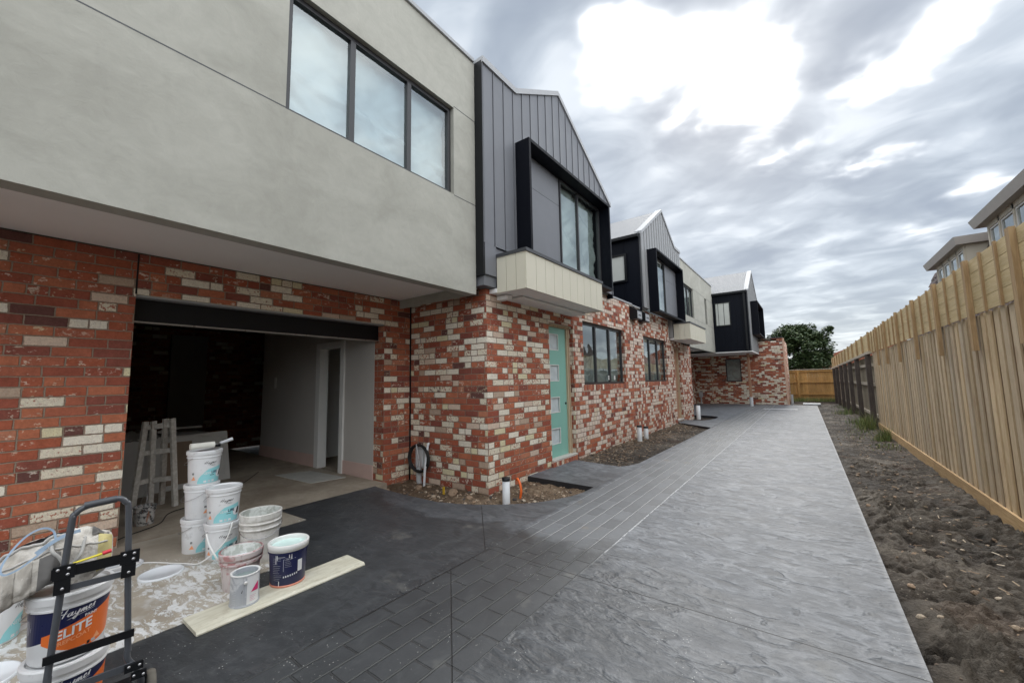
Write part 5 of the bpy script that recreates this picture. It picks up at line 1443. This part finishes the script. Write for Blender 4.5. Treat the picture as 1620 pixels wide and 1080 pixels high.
m1 = MB(); m1.tube(catmull([(-5.25, .75, .008), (-5.5, 1.0, .008), (-5.7, 1.30, .008), (-6.1, 1.5, .008), (-6.3, 1.95, .008), (-6.9, 2.5, .008), (-7.6, 3.0, .008)], 8), .005, 6); tag(m1.build('cable', RUBBER), 'dark power cable winding over the garage floor', 'cable')

# ------------------------------------------------------------------ trolley with two pails and the tool bag
tx, ty = -2.47, .37
tro = empty('hand_trolley', (tx, ty, 0), 'folding grey tube hand trolley with black brackets in the near left corner', 'trolley'); tro['_local'] = 1
ux_ = Vector((.14, .99, 0)).normalized()          # along the frame width (towards the garage jamb)
fx_ = Vector((.99, -.14, 0))                       # towards the camera
def T(a, f_, z_): p = ux_ * a + fx_ * f_; return (p.x, p.y, z_)
HW = .108
Mfr = Matrix((ux_, fx_, Vector((0, 0, 1)))).transposed()
def hw(z_): return .110 + (.083 - .110) * (z_ - .40) / .53
pts = [T(-hw(.30), .0, .30), T(-hw(.6), 0, .60), T(-hw(.9), 0, .90), T(-hw(.9) + .010, 0, .940), T(-hw(.9) + .035, 0, .960), T(0, 0, .970), T(hw(.9) - .035, 0, .974), T(hw(.9) - .010, 0, .953), T(hw(.9), 0, .91), T(hw(.6), 0, .60), T(hw(.3), 0, .32)]
m1 = MB(); m1.tube(catmull(pts, 5), .0115, 12); m1.build('tube_frame', TUBEG, tro)
m1 = MB(); m1.tube([T(-.052, 0, .966), T(.045, 0, .974)], .0145, 12); m1.build('grip', mat_plain('worn_grip', (.06, .065, .075), .5, var=.3, scale=30), tro)
for s_ in (-1, 1):
    m1 = MB(); m1.tube(catmull([T(s_ * (HW + .004), 0, .33), T(s_ * (HW + .008), 0, .29), T(s_ * (HW + .040), -.01, .23), T(s_ * (HW + .060), -.04, .16), T(s_ * (HW + .062), -.09, .08)], 5), .0115, 12); m1.build('lower_tube', TUBEG, tro)
def bar(z_, hh, half, f_=.012, mat=BLACK, nm='cross_bar', slant=0.0, th_=.008):
    m1 = MB(); vs = []
    for f2 in (f_, f_ + th_):
        for (a, dz_) in ((-half, -hh / 2 - slant), (half, -hh / 2 + slant), (half, hh / 2 + slant), (-half, hh / 2 - slant)): vs.append(T(a, f2, z_ + dz_))
    m1.add(vs, [(0, 1, 2, 3), (4, 7, 6, 5), (0, 4, 5, 1), (1, 5, 6, 2), (2, 6, 7, 3), (3, 7, 4, 0)]); return m1.build(nm, mat, tro)
cb = bar(.72, .040, HW + .02)
bar(.655, .022, HW + .01, .010, TUBEG)
b2 = bar(.40, .030, HW + .022)
bar(.265, .026, HW + .03, .010, TUBEG)
for s_ in (-1, 1):
    m1 = MB()
    for (z0_, z1_, w0, w1) in ((.695, .748, -.028, .034), (.640, .694, -.022, .024)):
        m1.obox(T(s_ * .096 + (w0 + w1) / 2, .020, (z0_ + z1_) / 2), (w1 - w0), .012, z1_ - z0_, Mfr)
    br = m1.build('bracket', BLACK, tro)
    for (a, z_) in ((-.014, .735), (.016, .735), (.014, .712), (.002, .660)):
        m2 = MB(); m2.lathe([(0, .003), (.0045, .003), (.006, 0)], 10, T(s_ * .096 + a, .0265, z_), M=Matrix.Rotation(math.atan2(fx_.y, fx_.x), 3, 'Z') @ Matrix.Rotation(R(90), 3, 'Y')); m2.build('rivet', STEEL, br)
    m1 = MB(); m1.obox(T(s_ * (HW + .028), .025, .262), .060, .012, .030, Mfr); m1.obox(T(s_ * (HW + .045), .025, .222), .050, .012, .028, Mfr); br = m1.build('hinge_plate', BLACK, tro)
    for (a, z_) in ((.012, .268), (.046, .264), (.030, .226), (.060, .220)):
        m2 = MB(); m2.lathe([(0, .003), (.004, .003), (.0055, 0)], 10, T(s_ * (HW + a), .0315, z_), M=Matrix.Rotation(math.atan2(fx_.y, fx_.x), 3, 'Z') @ Matrix.Rotation(R(90), 3, 'Y')); m2.build('rivet', STEEL, br)
    m1 = MB(); m1.obox(T(s_ * (HW + .064), -.07, .12), .030, .05, .11, Mfr); m1.build('axle_bracket', BLACK, tro)
    # wheel
    axle = Mfr @ Matrix.Rotation(R(90), 3, 'Y')
    wc_ = T(s_ * .205, -.11, .078)
    m1 = MB(); m1.lathe([(.045, -.018), (.066, -.018), (.073, -.010), (.075, 0), (.073, .010), (.066, .018), (.045, .018)], 32, wc_, M=axle); wh = m1.build('wheel', mat_plain('dusty_tyre', (.13, .12, .10), .85, var=.3, scale=20), tro)
    m1 = MB(); m1.lathe([(0, .015), (.02, .016), (.045, .012), (.045, -.012), (.02, -.016), (0, -.015)], 24, wc_, M=axle); m1.build('rim', BLACK, wh)
m1 = MB(); m1.obox(T(0, -.16, .055), .30, .30, .012, Mfr); m1.build('base_plate', BLACK, tro)
m1 = MB(); m1.tube([T(-.19, -.11, .078), T(.19, -.11, .078)], .007, 8); m1.build('axle', STEEL, tro)

def elite_pail(x, y, z, lab):
    e = empty('paint_pail', (x, y, z), lab, 'paint pail', 'two navy and orange pails on the trolley'); e['_local'] = 1
    h, r0, r1 = .272, .112, .124; th = facing(x, y) + .30
    pail_body(e, r0, r1, h, B_WHITE)
    m1 = MB(); wr = Wrap(m1, r0, r1, h, th)
    wr.strip(-.23, .23, lambda t: .175 - .085 * (1 - t) ** 1.0 + .05 * t - .03, lambda t: .222, 2, .0004, 40)
    wr.strip(-.115, .14, lambda t: .085 - .07 * math.sin(min(1, t * 1.3) * math.pi * .5) + .045 * t ** 2, lambda t: .125 + .078 * t - .008, 4, .0007, 24)
    wr.script(.0155, -.075, .175, 0, .0012, slope=.10, pen=.13)
    wr.text('PAINT', .015, .010, .158, 0, offset=.0004)
    vs, fs = text_mesh('ELITE', .050, offset=.0012); wr.poly([(a * .95, b + a * .20) for a, b in vs], fs, -.075, .092, 0, .0026)
    vs, fs = text_mesh('PREPCOAT', .022, offset=.0004); wr.poly([(a, b + a * .20) for a, b in vs], fs, -.075, .068, 5, .0020)
    wr.rect(-.04, .02, .034, .044, 6, .0012); wr.rect(.025, .035, .04, .052, 3, .0012); wr.rect(.04, .055, .04, .052, 6, .0012)
    wr.strip(.045, .075, lambda t: .05, lambda t: .05 + .024 * (1 - abs(2 * t - 1)), 5, .0012, 8)
    m1.build('label', LMATS, e); bail(e, r1, h, th - 2.9, .9)
    return e
ex_, ey_ = -2.66, .325
elite_pail(ex_ + .01, ey_, .064, 'lower navy and orange pail on the trolley foot, mostly below the view')
elite_pail(ex_, ey_, .064 + .272, 'upper navy and orange pail on the trolley under the tool bag')

# tool bag
CANVAS = None
def mat_canvas():
    m, n, b = new_mat('paint_stained_canvas'); g, (x, y, z) = n.pos(); P = g.outputs['Position']
    a = n.noise(P, 9, 5, .65, .5); s_ = n.noise(P, 24, 4, .7, .4)
    c = n.mixc(a.step(.35, .65), (.44, .41, .365), (.66, .63, .58)); c = n.mixc(s_.step(.58, .70) * .6, c, (.13, .115, .10)); c = n.mixc(n.noise(P, 40, 3, .7).step(.62, .70) * .6, c, (.70, .68, .64))
    setb(n, b, c, .85, spec=.2); n.link(n.bump(a + s_ * .6 + n.noise(P, 300, 2) * .15, .006), b.inputs['Normal']); return m
CANVAS = mat_canvas()
BGX, BGY, BGZ = -2.65, .245, .618
bag = empty('tool_bag', (BGX, BGY, BGZ), 'grubby canvas tool bag with blue strap slumped over the upper trolley pail', 'tool bag'); bag['_local'] = 1
bu = Vector((.13, .99, 0)).normalized(); bf = Vector((.99, -.13, 0))
def BP(a, f_, z_): p = bu * a + bf * f_; return (p.x, p.y, z_)
def bagpt(t, ang, k=1.0):
    # t 0..1 along, ang around the section
    a = -.150 + .345 * t
    endt = max(0, 1 - abs(2 * t - 1) ** 5) ** .5
    hw_ = (.088 + .01 * math.sin(t * 5)) * (.35 + .65 * endt); hh_ = (.112 - .020 * t + .008 * math.sin(t * 9 + 1)) * (.45 + .55 * endt)
    cz = .118 - .075 * max(0, .50 - t) / .50 + .012 * math.sin(t * 6)
    c_, s_ = math.cos(ang), math.sin(ang); sq = lambda v_, p=.6: math.copysign(abs(v_) ** p, v_)
    nn = .020 * mnoise.noise(Vector((a * 13, c_ * 1.4, s_ * 1.4 + 3))) + .012 * mnoise.noise(Vector((a * 34, c_ * 3.4, s_ * 3.4))) + .006 * abs(mnoise.noise(Vector((a * 50 + s_ * 9, c_ * 5, s_ * 7))))
    fw = sq(c_) * (hw_ + nn) * k * (1 - .45 * max(0, s_)); zz = sq(s_) * (hh_ + nn) * k
    return BP(a, fw, cz + zz)
m1 = MB(); m1.grid(lambda u, v_: bagpt(u, 2 * math.pi * v_), 60, 48, 0, True, flip=True); m1.build('bag_body', CANVAS, bag)
for (t0, t1, a0, a1) in ((.06, .20, -.75, .25), (.21, .33, -.8, .25), (.62, .84, -.75, .15)):
    m1 = MB(); m1.grid(lambda u, v_: bagpt(t0 + (t1 - t0) * u, a0 + (a1 - a0) * v_, 1.03 + .10 * math.sin(u * math.pi) * math.sin(min(1, v_ * 1.2) * math.pi * .55)), 12, 10, 0, True); m1.build('pocket', CANVAS, bag)
m1 = MB(); m1.grid(lambda u, v_: bagpt(.38 + .17 * u, -.6 + .85 * v_, 1.035), 14, 8, 0, True); m1.build('dark_pocket', mat_plain('grimy_pocket', (.14, .135, .13), .7, var=.3, scale=20), bag)
m1 = MB(); m1.grid(lambda u, v_: bagpt(.12 + .5 * u, 1.15 + .75 * v_, 1.02), 20, 6, 0, True); m1.build('zip_opening', BLACK, bag)
m1 = MB(); m1.tube([bagpt(.07 + .55 * i / 30, 1.05 + .05 * math.sin(i), 1.05) for i in range(31)], .006, 8); m1.tube([bagpt(.04 + .9 * i / 40, .38 + .03 * math.sin(i * .8), 1.03) for i in range(41)], .004, 8); m1.build('piping', mat_plain('canvas_piping', (.45, .44, .42), .7), bag)
m1 = MB(); m1.tube(catmull([bagpt(.46, .85, 1.02), BP(.015, .105, .175), BP(.035, .118, .15), BP(.06, .125, .11), BP(.095, .115, .14), bagpt(.74, .85, 1.02)], 8), .0060, 10)
m1.build('handle', mat_plain('grey_webbing', (.36, .355, .34), .75, var=.2, scale=25), bag)
def ribbon(mb, pts, wd, upv=(0, 0, 1)):
    P_ = catmull(pts, 8); vs = []
    for i, p in enumerate(P_):
        t = (P_[min(i + 1, len(P_) - 1)] - P_[max(i - 1, 0)]).normalized(); s_ = t.cross(Vector((.99, -.13, .25))).normalized(); vs += [tuple(p - s_ * wd / 2), tuple(p + s_ * wd / 2)]
    mb.add(vs, [(2 * i, 2 * i + 1, 2 * i + 3, 2 * i + 2) for i in range(len(P_) - 1)], 0, True)
m1 = MB(); ribbon(m1, [BP(.0, .085, .19), BP(-.03, .10, .165), BP(-.07, .11, .135), BP(-.105, .11, .125), BP(-.115, .10, .15), BP(-.095, .08, .20), BP(-.06, .06, .245), BP(-.02, .05, .262), BP(.01, .05, .245), BP(.02, .06, .21)], .007)
ribbon(m1, [BP(-.03, .09, .175), BP(.01, .085, .205), BP(.05, .07, .222), BP(.09, .05, .225)], .014)
m1.build('blue_strap', mat_plain('pale_blue_webbing', (.30, .40, .52), .7, var=.2, scale=25), bag)
m1 = MB(); m1.grid(lambda u, v_: bagpt(.86 + .13 * u, -.5 + 1.5 * v_, 1.03), 8, 12, 0, True); m1.build('yellow_patch', mat_plain('yellow_canvas', (.55, .48, .22), .8, var=.2, scale=20), bag)
m1 = MB(); m1.grid(lambda u, v_: bagpt(.80 + .16 * u, .9 + .7 * v_, 1.05 + .06 * math.sin(u * 6)), 8, 8, 0, True); m1.build('flap', mat_plain('dark_grey_flap', (.13, .125, .12), .7, var=.3, scale=20), bag)
kn = empty('utility_knife', (tx, ty, .745), 'yellow and red handled tool tucked along the trolley bracket', 'tool'); kn['_local'] = 1
m1 = MB(); m1.tube([T(-.07, .010, .0), T(.012, .006, .012)], .0045, 8); m1.build('yellow_shaft', mat_plain('yellow_tool', (.80, .68, .05), .4), kn)
m1 = MB(); m1.tube([T(.013, .006, .013), T(.040, .004, .017)], .008, 8); m1.build('red_tip', mat_plain('red_tool', (.70, .04, .06), .4), kn)
